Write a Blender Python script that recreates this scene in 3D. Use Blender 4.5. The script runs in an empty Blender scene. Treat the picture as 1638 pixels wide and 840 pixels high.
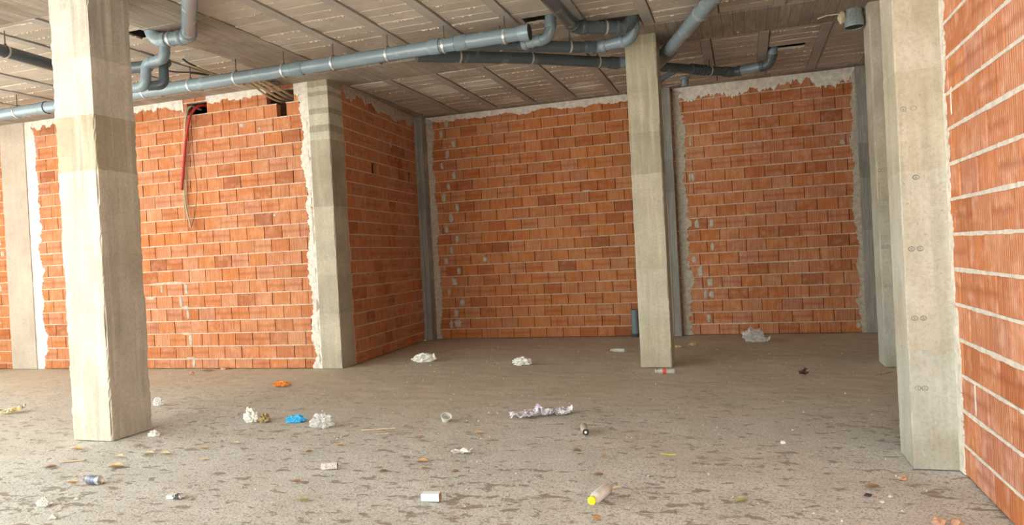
import bpy, math, random
from mathutils import Vector, Matrix, noise
R = random.Random(7)
SC = bpy.context.scene
COL = SC.collection
PI = math.pi

# ------------------------------------------------------------------ camera
F_PX, YAW, PITCH, ROLL, CAMH = 1147.77, 0.314790, -0.008495, -0.052021, 1.5
def cam_basis():
    fwd = Vector((-math.sin(YAW)*math.cos(PITCH), math.cos(YAW)*math.cos(PITCH), math.sin(PITCH)))
    right = Vector((math.cos(YAW), math.sin(YAW), 0))
    up = right.cross(fwd)
    r = right*math.cos(ROLL) + up*math.sin(ROLL)
    u = -right*math.sin(ROLL) + up*math.cos(ROLL)
    return r, u, fwd
CR, CU, CF = cam_basis()
cd = bpy.data.cameras.new('camera')
cd.sensor_fit = 'HORIZONTAL'; cd.sensor_width = 36.0; cd.lens = F_PX/1638*36
cd.clip_start = 0.02; cd.clip_end = 300
cam = bpy.data.objects.new('camera', cd); COL.objects.link(cam)
m = Matrix((CR, CU, -CF)).transposed().to_4x4(); m.translation = Vector((0, 0, CAMH))
cam.matrix_world = m
SC.camera = cam

# ------------------------------------------------------------------ world, sun, exposure
w = bpy.data.worlds.new('sky'); SC.world = w; w.use_nodes = True
nt = w.node_tree; nt.nodes.clear()
bg = nt.nodes.new('ShaderNodeBackground'); wo = nt.nodes.new('ShaderNodeOutputWorld')
bg.inputs['Color'].default_value = (0.90, 0.98, 0.945, 1); bg.inputs['Strength'].default_value = 5.4
nt.links.new(bg.outputs[0], wo.inputs[0])
sd = bpy.data.lights.new('sun', 'SUN'); sd.energy = 20.0; sd.angle = 0.02; sd.color = (1.0, 0.95, 0.86)
so = bpy.data.objects.new('sun', sd); COL.objects.link(so)
so.rotation_euler = Vector((0.35, 0.62, -1.25)).to_track_quat('-Z', 'Y').to_euler()
OPEN_X0, OPEN_X1, OPEN_Y, OPEN_Z = -13.3, -5.0, -0.6, 4.0
ADDED_DOOR_X0, ADDED_DOOR_X1 = -1.0, 1.15  # unseen doorway added to bring front light to the right side
SIDE_X, SIDE_Y0, SIDE_Y1 = -13.6, -0.2, 6.8  # unseen side opening added to light the right wall from the left
pd = bpy.data.lights.new('opening_portal', 'AREA'); pd.shape = 'RECTANGLE'
pd.size = OPEN_X1-OPEN_X0; pd.size_y = OPEN_Z; pd.cycles.is_portal = True
po = bpy.data.objects.new('opening_portal', pd); COL.objects.link(po)
po.location = ((OPEN_X0+OPEN_X1)/2, OPEN_Y, OPEN_Z/2)
po.rotation_euler = (PI/2, 0, 0)
pd3 = bpy.data.lights.new('added_doorway_portal', 'AREA'); pd3.shape = 'RECTANGLE'
pd3.size = ADDED_DOOR_X1-ADDED_DOOR_X0; pd3.size_y = OPEN_Z; pd3.cycles.is_portal = True
po3 = bpy.data.objects.new('added_doorway_portal', pd3); COL.objects.link(po3)
po3.location = ((ADDED_DOOR_X0+ADDED_DOOR_X1)/2, OPEN_Y, OPEN_Z/2); po3.rotation_euler = (PI/2, 0, 0)
pd2 = bpy.data.lights.new('added_side_opening_portal', 'AREA'); pd2.shape = 'RECTANGLE'
pd2.size = SIDE_Y1-SIDE_Y0; pd2.size_y = OPEN_Z; pd2.cycles.is_portal = True
po2 = bpy.data.objects.new('added_side_opening_portal', pd2); COL.objects.link(po2)
po2.location = (SIDE_X, (SIDE_Y0+SIDE_Y1)/2, OPEN_Z/2)
po2.rotation_euler = Matrix(((0,0,-1),(-1,0,0),(0,1,0))).to_euler()
vs = SC.view_settings
vs.view_transform = 'Standard'; vs.look = 'None'; vs.gamma = 1.0; vs.use_curve_mapping = False
vs.exposure = 0.68

# ------------------------------------------------------------------ helpers
def proj(p):
    d = Vector(p) - Vector((0, 0, CAMH)); z = d.dot(CF)
    if z < 0.05: return None
    return 819 + F_PX*d.dot(CR)/z, 420 - F_PX*d.dot(CU)/z, z
def nz(x, y=0.0, z=0.0): return noise.noise(Vector((x, y, z)))
class MB:
    def __init__(s): s.v = []; s.f = []; s.sm = False
    def add(s, vs_, fs):
        o = len(s.v); s.v += [tuple(p) for p in vs_]; s.f += [tuple(i+o for i in f) for f in fs]; return s
    def box(s, a, b):
        x0, y0, z0 = a; x1, y1, z1 = b
        return s.add([(x0,y0,z0),(x1,y0,z0),(x1,y1,z0),(x0,y1,z0),(x0,y0,z1),(x1,y0,z1),(x1,y1,z1),(x0,y1,z1)],
                     [(0,3,2,1),(4,5,6,7),(0,1,5,4),(1,2,6,5),(2,3,7,6),(3,0,4,7)])
    def bevbox(s, a, b, c):
        # box with all edges chamfered by c
        x0, y0, z0 = a; x1, y1, z1 = b
        V = []; idx = {}
        def P(sx, sy, sz, ax):
            k = (sx, sy, sz, ax)
            if k not in idx:
                q = [x1 if sx > 0 else x0, y1 if sy > 0 else y0, z1 if sz > 0 else z0]
                for i, sg in enumerate((sx, sy, sz)):
                    if i != ax: q[i] -= sg*c
                idx[k] = len(V); V.append(tuple(q))
            return idx[k]
        Fc = []
        for ax in range(3):
            for sg in (-1, 1):
                o = [i for i in range(3) if i != ax]; loop = []
                for p_, q_ in ((-1,-1),(1,-1),(1,1),(-1,1)):
                    t = [0,0,0]; t[ax] = sg; t[o[0]] = p_; t[o[1]] = q_
                    loop.append(P(t[0], t[1], t[2], ax))
                if (sg > 0) == (ax == 1): loop.reverse()
                Fc.append(tuple(loop))
        for ax in range(3):
            o = [i for i in range(3) if i != ax]
            for p_ in (-1, 1):
                for q_ in (-1, 1):
                    t0 = [0,0,0]; t0[ax] = -1; t0[o[0]] = p_; t0[o[1]] = q_
                    t1 = list(t0); t1[ax] = 1
                    Fc.append((P(*t0, o[0]), P(*t1, o[0]), P(*t1, o[1]), P(*t0, o[1])))
        for sx in (-1, 1):
            for sy in (-1, 1):
                for sz in (-1, 1):
                    Fc.append((P(sx,sy,sz,0), P(sx,sy,sz,1), P(sx,sy,sz,2)))
        return s.add(V, Fc)
    def tube(s, pts, r, n=14, caps=True, hollow=None):
        pts = [Vector(p) for p in pts]
        rs = r if isinstance(r, (list, tuple)) else [r]*len(pts)
        t0 = (pts[1]-pts[0]).normalized()
        a = Vector((0,0,1)) if abs(t0.z) < 0.9 else Vector((1,0,0))
        nrm = (a - t0*a.dot(t0)).normalized(); rings = []; V = []
        for i, p in enumerate(pts):
            if i == 0: t = t0
            elif i == len(pts)-1: t = (pts[i]-pts[i-1]).normalized()
            else: t = ((pts[i]-pts[i-1]).normalized() + (pts[i+1]-pts[i]).normalized()).normalized()
            nrm = (nrm - t*nrm.dot(t)).normalized(); bn = t.cross(nrm)
            rings.append(len(V))
            for k in range(n):
                q = 2*PI*k/n
                V.append(p + (nrm*math.cos(q) + bn*math.sin(q))*rs[i])
        Fc = []
        for i in range(len(pts)-1):
            for k in range(n):
                a0 = rings[i]+k; a1 = rings[i]+(k+1) % n; b0 = rings[i+1]+k; b1 = rings[i+1]+(k+1) % n
                Fc.append((a0, a1, b1, b0))
        if caps:
            Fc.append(tuple(rings[0]+k for k in reversed(range(n)))); Fc.append(tuple(rings[-1]+k for k in range(n)))
        return s.add(V, Fc)
    def lathe(s, prof, n=20, ax='x'):
        # prof: list of (along, radius); closes ends where radius == 0
        V = []; Fc = []; rings = []
        for a, r in prof:
            if r <= 1e-6:
                rings.append((len(V),)); V.append((a, 0, 0))
            else:
                rings.append(tuple(range(len(V), len(V)+n)))
                for k in range(n):
                    q = 2*PI*k/n; V.append((a, r*math.cos(q), r*math.sin(q)))
        for i in range(len(rings)-1):
            A, B = rings[i], rings[i+1]
            for k in range(n):
                k2 = (k+1) % n
                if len(A) == 1 and len(B) == 1: continue
                if len(A) == 1: Fc.append((A[0], B[k], B[k2]))
                elif len(B) == 1: Fc.append((A[k2], A[k], B[0]))
                else: Fc.append((A[k2], A[k], B[k], B[k2]))
        if ax == 'z': V = [(y, z, x) for x, y, z in V]
        return s.add(V, Fc)
    def mesh(s, name, smooth=False):
        me = bpy.data.meshes.new(name); me.from_pydata(s.v, [], s.f); me.validate()
        if smooth: me.polygons.foreach_set('use_smooth', [True]*len(me.polygons)); me.set_sharp_from_angle(angle=0.75)
        me.update(); return me
def obj(name, me, mat=None, parent=None, loc=None, smooth=False):
    if isinstance(me, MB): me = me.mesh(name, smooth)
    if mat is not None and len(me.materials) == 0: me.materials.append(mat)
    o = bpy.data.objects.new(name, me); COL.objects.link(o)
    if parent is not None: o.parent = parent
    if loc is not None: o.location = loc
    return o
def tag(o, label=None, cat=None, group=None, kind=None):
    if label: o['label'] = label
    if cat: o['category'] = cat
    if group: o['group'] = group
    if kind: o['kind'] = kind
    return o
def thing(name, label, cat, loc=(0,0,0), rz=0.0, group=None):
    o = bpy.data.objects.new(name, None); COL.objects.link(o); o.empty_display_size = 0.1
    o.location = loc; o.rotation_euler = (0, 0, rz)
    return tag(o, label, cat, group)

# ------------------------------------------------------------------ materials
class NT:
    def __init__(s, name):
        s.m = bpy.data.materials.new(name); s.m.use_nodes = True; s.t = s.m.node_tree; s.t.nodes.clear()
        s.out = s.n('ShaderNodeOutputMaterial'); s.p = s.n('ShaderNodeBsdfPrincipled')
        s.l(s.p.outputs[0], s.out.inputs[0])
    def n(s, k, **kw):
        q = s.t.nodes.new(k)
        for a, b in kw.items(): setattr(q, a, b)
        return q
    def l(s, a, b): s.t.links.new(a, b)
    def set(s, sock, v):
        if hasattr(v, 'is_linked') or hasattr(v, 'node'): s.l(v, sock)
        else: sock.default_value = v
    def math(s, op, a, b=None, c=None, clamp=False):
        q = s.n('ShaderNodeMath', operation=op); q.use_clamp = clamp
        s.set(q.inputs[0], a)
        if b is not None: s.set(q.inputs[1], b)
        if c is not None: s.set(q.inputs[2], c)
        return q.outputs[0]
    def coord(s, which='Object'): return s.n('ShaderNodeTexCoord').outputs[which]
    def pos(s): return s.n('ShaderNodeNewGeometry').outputs['Position']
    def xyz(s, v):
        q = s.n('ShaderNodeSeparateXYZ'); s.l(v, q.inputs[0]); return q.outputs
    def scale(s, v, sc, off=(0,0,0)):
        q = s.n('ShaderNodeMapping'); s.l(v, q.inputs[0]); q.inputs['Scale'].default_value = sc; q.inputs['Location'].default_value = off
        return q.outputs[0]
    def noise(s, v, scale, detail=4, rough=0.55, dist=0.0, w=None):
        q = s.n('ShaderNodeTexNoise')
        if w is not None: q.noise_dimensions = '4D'; s.set(q.inputs['W'], w)
        s.l(v, q.inputs['Vector']); q.inputs['Scale'].default_value = scale; q.inputs['Detail'].default_value = detail
        q.inputs['Roughness'].default_value = rough; q.inputs['Distortion'].default_value = dist
        return q.outputs[0]
    def ramp(s, f, stops, mode='LINEAR'):
        q = s.n('ShaderNodeValToRGB'); s.l(f, q.inputs[0]); cr = q.color_ramp; cr.interpolation = mode
        while len(cr.elements) < len(stops): cr.elements.new(0.5)
        for e, (p, c) in zip(cr.elements, stops):
            e.position = p; e.color = (c[0], c[1], c[2], 1) if isinstance(c, (tuple, list)) else (c, c, c, 1)
        return q.outputs[0]
    def mix(s, f, a, b, mode='MIX'):
        q = s.n('ShaderNodeMix', data_type='RGBA', blend_type=mode)
        s.set(q.inputs[0], f)
        for sk, v in ((q.inputs[6], a), (q.inputs[7], b)):
            if isinstance(v, (tuple, list)): sk.default_value = (v[0], v[1], v[2], 1)
            else: s.l(v, sk)
        return q.outputs[2]
    def bump(s, h, strength=0.5, dist=0.01):
        q = s.n('ShaderNodeBump'); s.l(h, q.inputs['Height']); q.inputs['Strength'].default_value = strength; q.inputs['Distance'].default_value = dist
        s.l(q.outputs[0], s.p.inputs['Normal'])
    def color(s, c):
        if isinstance(c, (tuple, list)): s.p.inputs['Base Color'].default_value = (c[0], c[1], c[2], 1)
        else: s.l(c, s.p.inputs['Base Color'])
    def rough(s, r): s.set(s.p.inputs['Roughness'], r)
def simple(name, c, rough=0.6, metal=0.0, var=0.12, sc=25.0, bump=0.0, alpha=None, trans=None):
    t = NT(name); n_ = t.noise(t.coord(), sc, 4)
    t.color(t.ramp(n_, [(0.3, tuple(k*(1-var) for k in c)), (0.7, tuple(min(1, k*(1+var)) for k in c))]))
    t.rough(rough); t.p.inputs['Metallic'].default_value = metal
    if bump: t.bump(n_, bump, 0.01)
    if alpha is not None: t.p.inputs['Alpha'].default_value = alpha
    if trans is not None: t.p.inputs['Transmission Weight'].default_value = trans
    return t.m

def brick_material(name, hue=(1,1,1), dust=0.35):
    t = NT(name)
    oi = t.n('ShaderNodeObjectInfo').outputs['Random']; gi = t.n('ShaderNodeNewGeometry').outputs['Random Per Island']
    rnd = t.math('FRACT', t.math('ADD', oi, gi))
    h = lambda c: tuple(a*b for a, b in zip(c, hue))
    base = t.ramp(rnd, [(0.0, h((0.55,0.18,0.050))), (0.18, h((0.60,0.245,0.105))), (0.36, h((0.50,0.155,0.042))), (0.5, h((0.62,0.285,0.145))),
                        (0.64, h((0.57,0.20,0.060))), (0.78, h((0.53,0.235,0.135))), (0.9, h((0.60,0.21,0.055))), (0.955, h((0.34,0.11,0.045))), (1.0, h((0.47,0.145,0.035)))])
    oc = t.coord(); x, y, z = t.xyz(oc)
    w_ = t.math('MULTIPLY', rnd, 37.0)
    # extruded vertical grooves
    gx = t.math('ADD', x, t.math('MULTIPLY', t.math('SUBTRACT', t.noise(oc, 9, 2, w=w_), 0.5), 0.006))
    gr = t.math('SINE', t.math('MULTIPLY', gx, 2*PI/0.028))
    gr2 = t.noise(t.scale(oc, (60, 4, 2.2)), 1.0, 3, w=w_)
    groove = t.math('MULTIPLY_ADD', gr, 0.5, 0.5)
    c = t.mix(t.math('MULTIPLY', t.math('SUBTRACT', 1.0, groove), t.math('MULTIPLY_ADD', t.math('FRACT', t.math('MULTIPLY', rnd, 5.17)), 0.45, 0.15)), base, (0.24,0.065,0.022))
    c = t.mix(t.math('MULTIPLY', t.ramp(gr2, [(0.36, 1.0), (0.58, 0.0)]), 0.5), c, (0.26,0.068,0.022))
    # pale kiln dust in patches
    du = t.ramp(t.noise(oc, 7, 5, 0.6, w=w_), [(0.48, 0.0), (0.72, 1.0)])
    c = t.mix(t.math('MULTIPLY', du, dust), c, h((0.73,0.43,0.28)))
    du2 = t.ramp(t.noise(t.pos(), 0.55, 4, 0.6), [(0.5, 0.0), (0.75, 1.0)])
    c = t.mix(t.math('MULTIPLY', du2, 0.28), c, h((0.70,0.385,0.23)))
    # scraped bands across some bricks
    sel = t.math('GREATER_THAN', t.math('FRACT', t.math('MULTIPLY', rnd, 7.31)), 0.62)
    zb = t.math('SUBTRACT', 1.0, t.math('DIVIDE', t.math('ABSOLUTE', t.math('ADD', z, t.math('MULTIPLY', t.math('SUBTRACT', t.noise(oc, 14, 3, w=w_), 0.5), 0.06))), 0.035), clamp=True)
    c = t.mix(t.math('MULTIPLY', t.math('MULTIPLY', zb, sel), 0.5), c, (0.3,0.07,0.025))
    t.color(c); t.rough(0.88)
    t.bump(t.math('ADD', t.math('MULTIPLY', groove, 0.55), t.math('MULTIPLY', t.noise(oc, 60, 4, w=w_), 0.6)), 0.45, 0.006)
    return t.m
def concrete_material(name, a, b, bands=None, h=4.22, streak=0.25, pits=True, stain=(0.30,0.25,0.19), stain_amt=0.35, seed=0.0, board=None):
    t = NT(name); oc = t.coord(); x, y, z = t.xyz(oc)
    n1 = t.noise(t.scale(oc, (1,1,1), (seed,seed*1.7,0)), 2.2, 6, 0.6)
    c = t.ramp(n1, [(0.32, a), (0.66, b)])
    if bands:
        zz = t.math('DIVIDE', t.math('ADD', z, t.math('MULTIPLY', t.math('SUBTRACT', t.noise(oc, 9, 4), 0.5), 0.05)), h)
        bd = t.ramp(zz, [(p/h, v) for p, v in bands], 'CONSTANT')
        c = t.mix(1.0, c, bd, 'MULTIPLY')
    st = t.noise(t.scale(oc, (16,16,0.9), (seed,0,0)), 1.0, 4, 0.6)
    c = t.mix(t.math('MULTIPLY', t.ramp(st, [(0.5, 0.0), (0.72, 1.0)]), streak), c, tuple(min(1, k*1.45) for k in b))
    st2 = t.noise(t.scale(oc, (11,11,0.7), (seed+5,0,0)), 1.0, 4, 0.6)
    c = t.mix(t.math('MULTIPLY', t.ramp(st2, [(0.52, 0.0), (0.72, 1.0)]), streak), c, tuple(k*0.55 for k in a))
    sp = t.ramp(t.noise(t.scale(oc, (1,1,0.6), (seed+9,0,3)), 1.6, 6, 0.65), [(0.5, 0.0), (0.68, 1.0)])
    c = t.mix(t.math('MULTIPLY', sp, stain_amt), c, stain)
    fine = t.noise(oc, 45, 5, 0.65)
    c = t.mix(t.math('MULTIPLY', t.ramp(fine, [(0.35, 1.0), (0.55, 0.0)]), 0.28), c, tuple(k*0.6 for k in a))
    hgt = t.math('ADD', fine, t.math('MULTIPLY', n1, 0.6))
    if board:
        ax, pitch = board
        q = (x, y, z)[ax]
        fr = t.math('FRACT', t.math('DIVIDE', t.math('ADD', q, t.math('MULTIPLY', t.noise(oc, 1.2, 2), 0.03)), pitch))
        ln = t.math('LESS_THAN', fr, 0.07)
        c = t.mix(t.math('MULTIPLY', ln, 0.7), c, tuple(k*0.4 for k in a))
        cell = t.n('ShaderNodeTexWhiteNoise', noise_dimensions='1D')
        t.l(t.math('FLOOR', t.math('DIVIDE', q, pitch)), cell.inputs['W'])
        c = t.mix(t.math('MULTIPLY', cell.outputs[0], 0.5), c, tuple(k*0.6 for k in a))
        gs = [3.0, 3.0, 3.0]; gs[ax] = 60.0
        grain = t.noise(t.scale(oc, tuple(gs)), 1.0, 3)
        c = t.mix(t.math('MULTIPLY', t.ramp(grain, [(0.4, 1.0), (0.6, 0.0)]), 0.45), c, tuple(k*0.5 for k in a))
        hgt = t.math('ADD', hgt, t.math('MULTIPLY', ln, -0.8))
    if pits:
        vo = t.n('ShaderNodeTexVoronoi'); t.l(oc, vo.inputs['Vector']); vo.inputs['Scale'].default_value = 22
        pit = t.math('LESS_THAN', vo.outputs['Distance'], t.math('MULTIPLY', t.noise(oc, 3, 2), 0.2))
        c = t.mix(t.math('MULTIPLY', pit, 0.35), c, tuple(k*0.4 for k in a))
        hgt = t.math('SUBTRACT', hgt, t.math('MULTIPLY', pit, 0.6))
    t.color(c); t.rough(0.93); t.bump(hgt, 0.45, 0.012)
    return t.m
def floor_material():
    t = NT('dusty_screed'); p = t.pos(); x, y, z = t.xyz(p)
    big = t.noise(p, 0.35, 4, 0.6)
    # back of the room: fine brown sand; front: grey cement screed with a speckled skin
    back = t.ramp(t.math('ADD', t.math('DIVIDE', y, 12.0), t.math('MULTIPLY', t.math('SUBTRACT', big, 0.5), 0.5)), [(0.40, 0.0), (0.66, 1.0)])
    grey = t.ramp(t.noise(p, 2.0, 6, 0.65), [(0.3, (0.55,0.545,0.52)), (0.7, (0.67,0.67,0.645))])
    sand = t.ramp(t.noise(p, 1.6, 6, 0.6), [(0.3, (0.50,0.425,0.325)), (0.7, (0.60,0.525,0.415))])
    c = t.mix(back, grey, sand)
    speck = t.noise(p, 75, 3, 0.75)
    amt = t.math('MULTIPLY_ADD', t.math('SUBTRACT', 1.0, back), 0.62, 0.28)
    c = t.mix(t.math('MULTIPLY', t.ramp(speck, [(0.34, 1.0), (0.5, 0.0)]), amt), c, (0.20,0.15,0.115))
    c = t.mix(t.math('MULTIPLY', t.ramp(speck, [(0.56, 0.0), (0.68, 1.0)]), amt), c, (0.70,0.63,0.56))
    # trodden dark scuffs where the skin has come off
    dens = t.noise(p, 0.9, 3, 0.5)
    sc = t.noise(t.scale(p, (7.5,12.0,1)), 1.0, 4, 0.58, 0.3)
    thr = t.math('MULTIPLY_ADD', dens, -0.30, 0.715)
    sm = t.math('MULTIPLY', t.math('SUBTRACT', sc, thr), 16.0, clamp=True)
    sc2 = t.noise(t.scale(p, (3.6,5.5,1), (7,3,0)), 1.0, 5, 0.62, 0.3)
    sm2 = t.math('MULTIPLY', t.math('SUBTRACT', sc2, t.math('MULTIPLY_ADD', dens, -0.2, 0.735)), 14.0, clamp=True)
    sm = t.math('MAXIMUM', sm, sm2)
    sm = t.math('MULTIPLY', sm, t.math('MULTIPLY_ADD', back, -0.55, 0.85))
    c = t.mix(sm, c, (0.265,0.22,0.185))
    t.color(c); t.rough(0.95)
    hh = t.math('ADD', t.math('MULTIPLY', speck, 0.5), t.math('ADD', t.noise(p, 25, 5, 0.6), t.math('MULTIPLY', sm, -0.8)))
    t.bump(hh, 0.35, 0.012)
    return t.m
def block_material():
    t = NT('ceiling_block_concrete'); oc = t.coord(); p = t.pos()
    rnd = t.math('FRACT', t.math('ADD', t.n('ShaderNodeObjectInfo').outputs['Random'], t.n('ShaderNodeNewGeometry').outputs['Random Per Island']))
    c = t.ramp(rnd, [(0.0, (0.45,0.39,0.32)), (0.5, (0.50,0.44,0.365)), (1.0, (0.55,0.485,0.41))])
    n1 = t.noise(p, 3.0, 6, 0.65)
    c = t.mix(t.math('MULTIPLY', t.ramp(n1, [(0.35, 1.0), (0.6, 0.0)]), 0.4), c, (0.31,0.26,0.21))
    # reflected sunlight patches painted pale into the rear bay's block colour
    px_, py_, pz_ = t.xyz(p); nn = t.math('MULTIPLY', t.math('SUBTRACT', t.noise(p, 2.5, 4, 0.6), 0.5), 1.1); sun_patch = None
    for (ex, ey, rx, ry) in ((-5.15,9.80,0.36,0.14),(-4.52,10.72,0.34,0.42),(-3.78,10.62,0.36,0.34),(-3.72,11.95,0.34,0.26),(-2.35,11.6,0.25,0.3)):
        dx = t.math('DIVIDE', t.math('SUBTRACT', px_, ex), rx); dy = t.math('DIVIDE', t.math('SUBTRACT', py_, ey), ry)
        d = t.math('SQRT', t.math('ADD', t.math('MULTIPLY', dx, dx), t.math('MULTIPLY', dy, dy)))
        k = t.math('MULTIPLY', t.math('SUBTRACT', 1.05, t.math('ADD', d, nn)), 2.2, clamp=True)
        sun_patch = k if sun_patch is None else t.math('MAXIMUM', sun_patch, k)
    c = t.mix(t.math('MULTIPLY', sun_patch, 0.62), c, (0.82,0.81,0.76))
    f = t.noise(oc, 120, 3, 0.7)
    c = t.mix(t.math('MULTIPLY', t.ramp(f, [(0.35, 1.0), (0.5, 0.0)]), 0.3), c, (0.2,0.15,0.11))
    t.color(c); t.rough(0.95); t.bump(t.math('ADD', f, t.math('MULTIPLY', n1, 0.4)), 0.4, 0.006)
    return t.m
def pvc_material(name, c, rough=0.24):
    t = NT(name); oc = t.coord(); n_ = t.noise(oc, 5, 5, 0.6)
    k = t.ramp(n_, [(0.3, tuple(q*0.93 for q in c)), (0.7, tuple(q*1.06 for q in c))])
    d = t.ramp(t.noise(t.pos(), 5, 3, 0.5), [(0.5, 0.0), (0.8, 1.0)])
    t.color(t.mix(t.math('MULTIPLY', d, 0.10), k, (0.42,0.40,0.36)))
    t.rough(t.math('MULTIPLY_ADD', d, 0.08, rough)); return t.m
M = {}
M['brick'] = brick_material('terracotta_brick')
M['brick_orange'] = brick_material('terracotta_brick_orange', (1.0,0.97,0.80), 0.2)
M['brick_pink'] = brick_material('terracotta_brick_pink', (1.2,1.25,1.5), 0.5)
M['backing'] = simple('brick_core', (0.16,0.065,0.035), 0.95)
M['mortar'] = simple('mortar', (0.52,0.43,0.34), 0.95, var=0.25, sc=30, bump=0.5)
M['plaster'] = simple('pale_mortar', (0.68,0.63,0.56), 0.95, var=0.2, sc=14, bump=0.6)
M['smear'] = simple('cement_smear', (0.46,0.40,0.32), 0.95, var=0.22, sc=18, bump=0.6)
M['floor'] = floor_material()
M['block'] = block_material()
M['rib'] = concrete_material('joist_concrete', (0.36,0.325,0.29), (0.44,0.40,0.36), None, streak=0.0, stain_amt=0.2, pits=False)
M['beam'] = concrete_material('board_formed_beam', (0.34,0.285,0.23), (0.47,0.40,0.33), None, streak=0.0, stain=(0.19,0.14,0.10), stain_amt=0.75, pits=False, board=(0, 0.13))
M['cap'] = simple('slab_concrete', (0.2,0.18,0.16), 0.95)
M['pvc'] = pvc_material('grey_pvc', (0.19,0.25,0.285))
M['pvc_dark'] = pvc_material('dark_grey_pvc', (0.07,0.092,0.105))
M['pvc_in'] = simple('pipe_bore', (0.03,0.033,0.036), 0.8)
M['seal'] = simple('rubber_seal', (0.03,0.03,0.03), 0.7)
M['steel'] = simple('galvanised_steel', (0.62,0.64,0.64), 0.38, 0.7)
M['zinc'] = simple('zinc_duct', (0.42,0.50,0.53), 0.3, 0.45, var=0.25, sc=60)
M['rod'] = simple('dark_rod', (0.10,0.085,0.075), 0.7, 0.3)
M['void'] = simple('cavity_concrete', (0.10,0.09,0.08), 0.95)

# ------------------------------------------------------------------ floor and ground outside
def grid_floor():
    b = MB(); x0, x1, y0, y1 = -13.6, 2.6, -0.7, 13.0
    xs = []; ys = []
    nx, ny = 270, 260
    for j in range(ny+1):
        y = y0 + (y1-y0)*j/ny
        for i in range(nx+1):
            x = x0 + (x1-x0)*i/nx
            h = 0.010*nz(x*1.1, y*1.1, 3) + 0.006*nz(x*4.5, y*6.0, 7) - 0.006
            b.v.append((x, y, min(0.004, h)))
    for j in range(ny):
        for i in range(nx):
            a = j*(nx+1)+i; b.f.append((a, a+1, a+nx+2, a+nx+1))
    return b
tag(obj('floor', grid_floor(), M['floor'], smooth=True), 'dusty grey and brown cement floor strewn with litter', kind='structure')
b = MB().box((-14,-0.7,-0.35), (3,13.1,-0.03)); tag(obj('floor_slab', b, M['cap']), 'concrete slab under the dusty floor', kind='structure')
M['street'] = simple('pale_pavement', (0.46,0.44,0.41), 0.9, var=0.1, sc=2)
b = MB().box((-40,-30,-0.3), (30,-0.7,-0.04)).box((-40,-0.7,-0.3), (-14.0,30,-0.04)); tag(obj('pavement_outside', b, M['street']), 'pale pavement in front of the open shopfront', kind='structure')

# ------------------------------------------------------------------ masonry walls
def brick_mesh(L, H, seed=0, D=0.10):
    r = random.Random(seed); c = 0.004
    hx, hz = L/2, H/2
    j = lambda: r.uniform(-0.002, 0.002)
    V = [(-hx,D,-hz),(hx,D,-hz),(hx,D,hz),(-hx,D,hz)]
    V += [(-hx,c,-hz),(hx,c,-hz),(hx,c,hz),(-hx,c,hz)]
    V += [(-hx+c+j(),0,-hz+c+j()),(hx-c+j(),0,-hz+c+j()),(hx-c+j(),0,hz-c+j()),(-hx+c+j(),0,hz-c+j())]
    Fc = [(8,9,10,11)]
    for k in range(4):
        k2 = (k+1) % 4
        Fc.append((4+k,4+k2,8+k2,8+k)); Fc.append((k,k2,4+k2,4+k))
    return V, Fc
def in_poly(px, poly):
    x, y = px; ins = False; n = len(poly)
    for i in range(n):
        x1, y1 = poly[i]; x2, y2 = poly[(i+1) % n]
        if (y1 > y) != (y2 > y) and x < (x2-x1)*(y-y1)/(y2-y1)+x1: ins = not ins
    return ins
OCC = [[(78,0),(203,0),(243,686),(181,706),(118,704)], [(1003,45),(1056,45),(1081,579),(1075,588),(1027,587)]]
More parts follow.
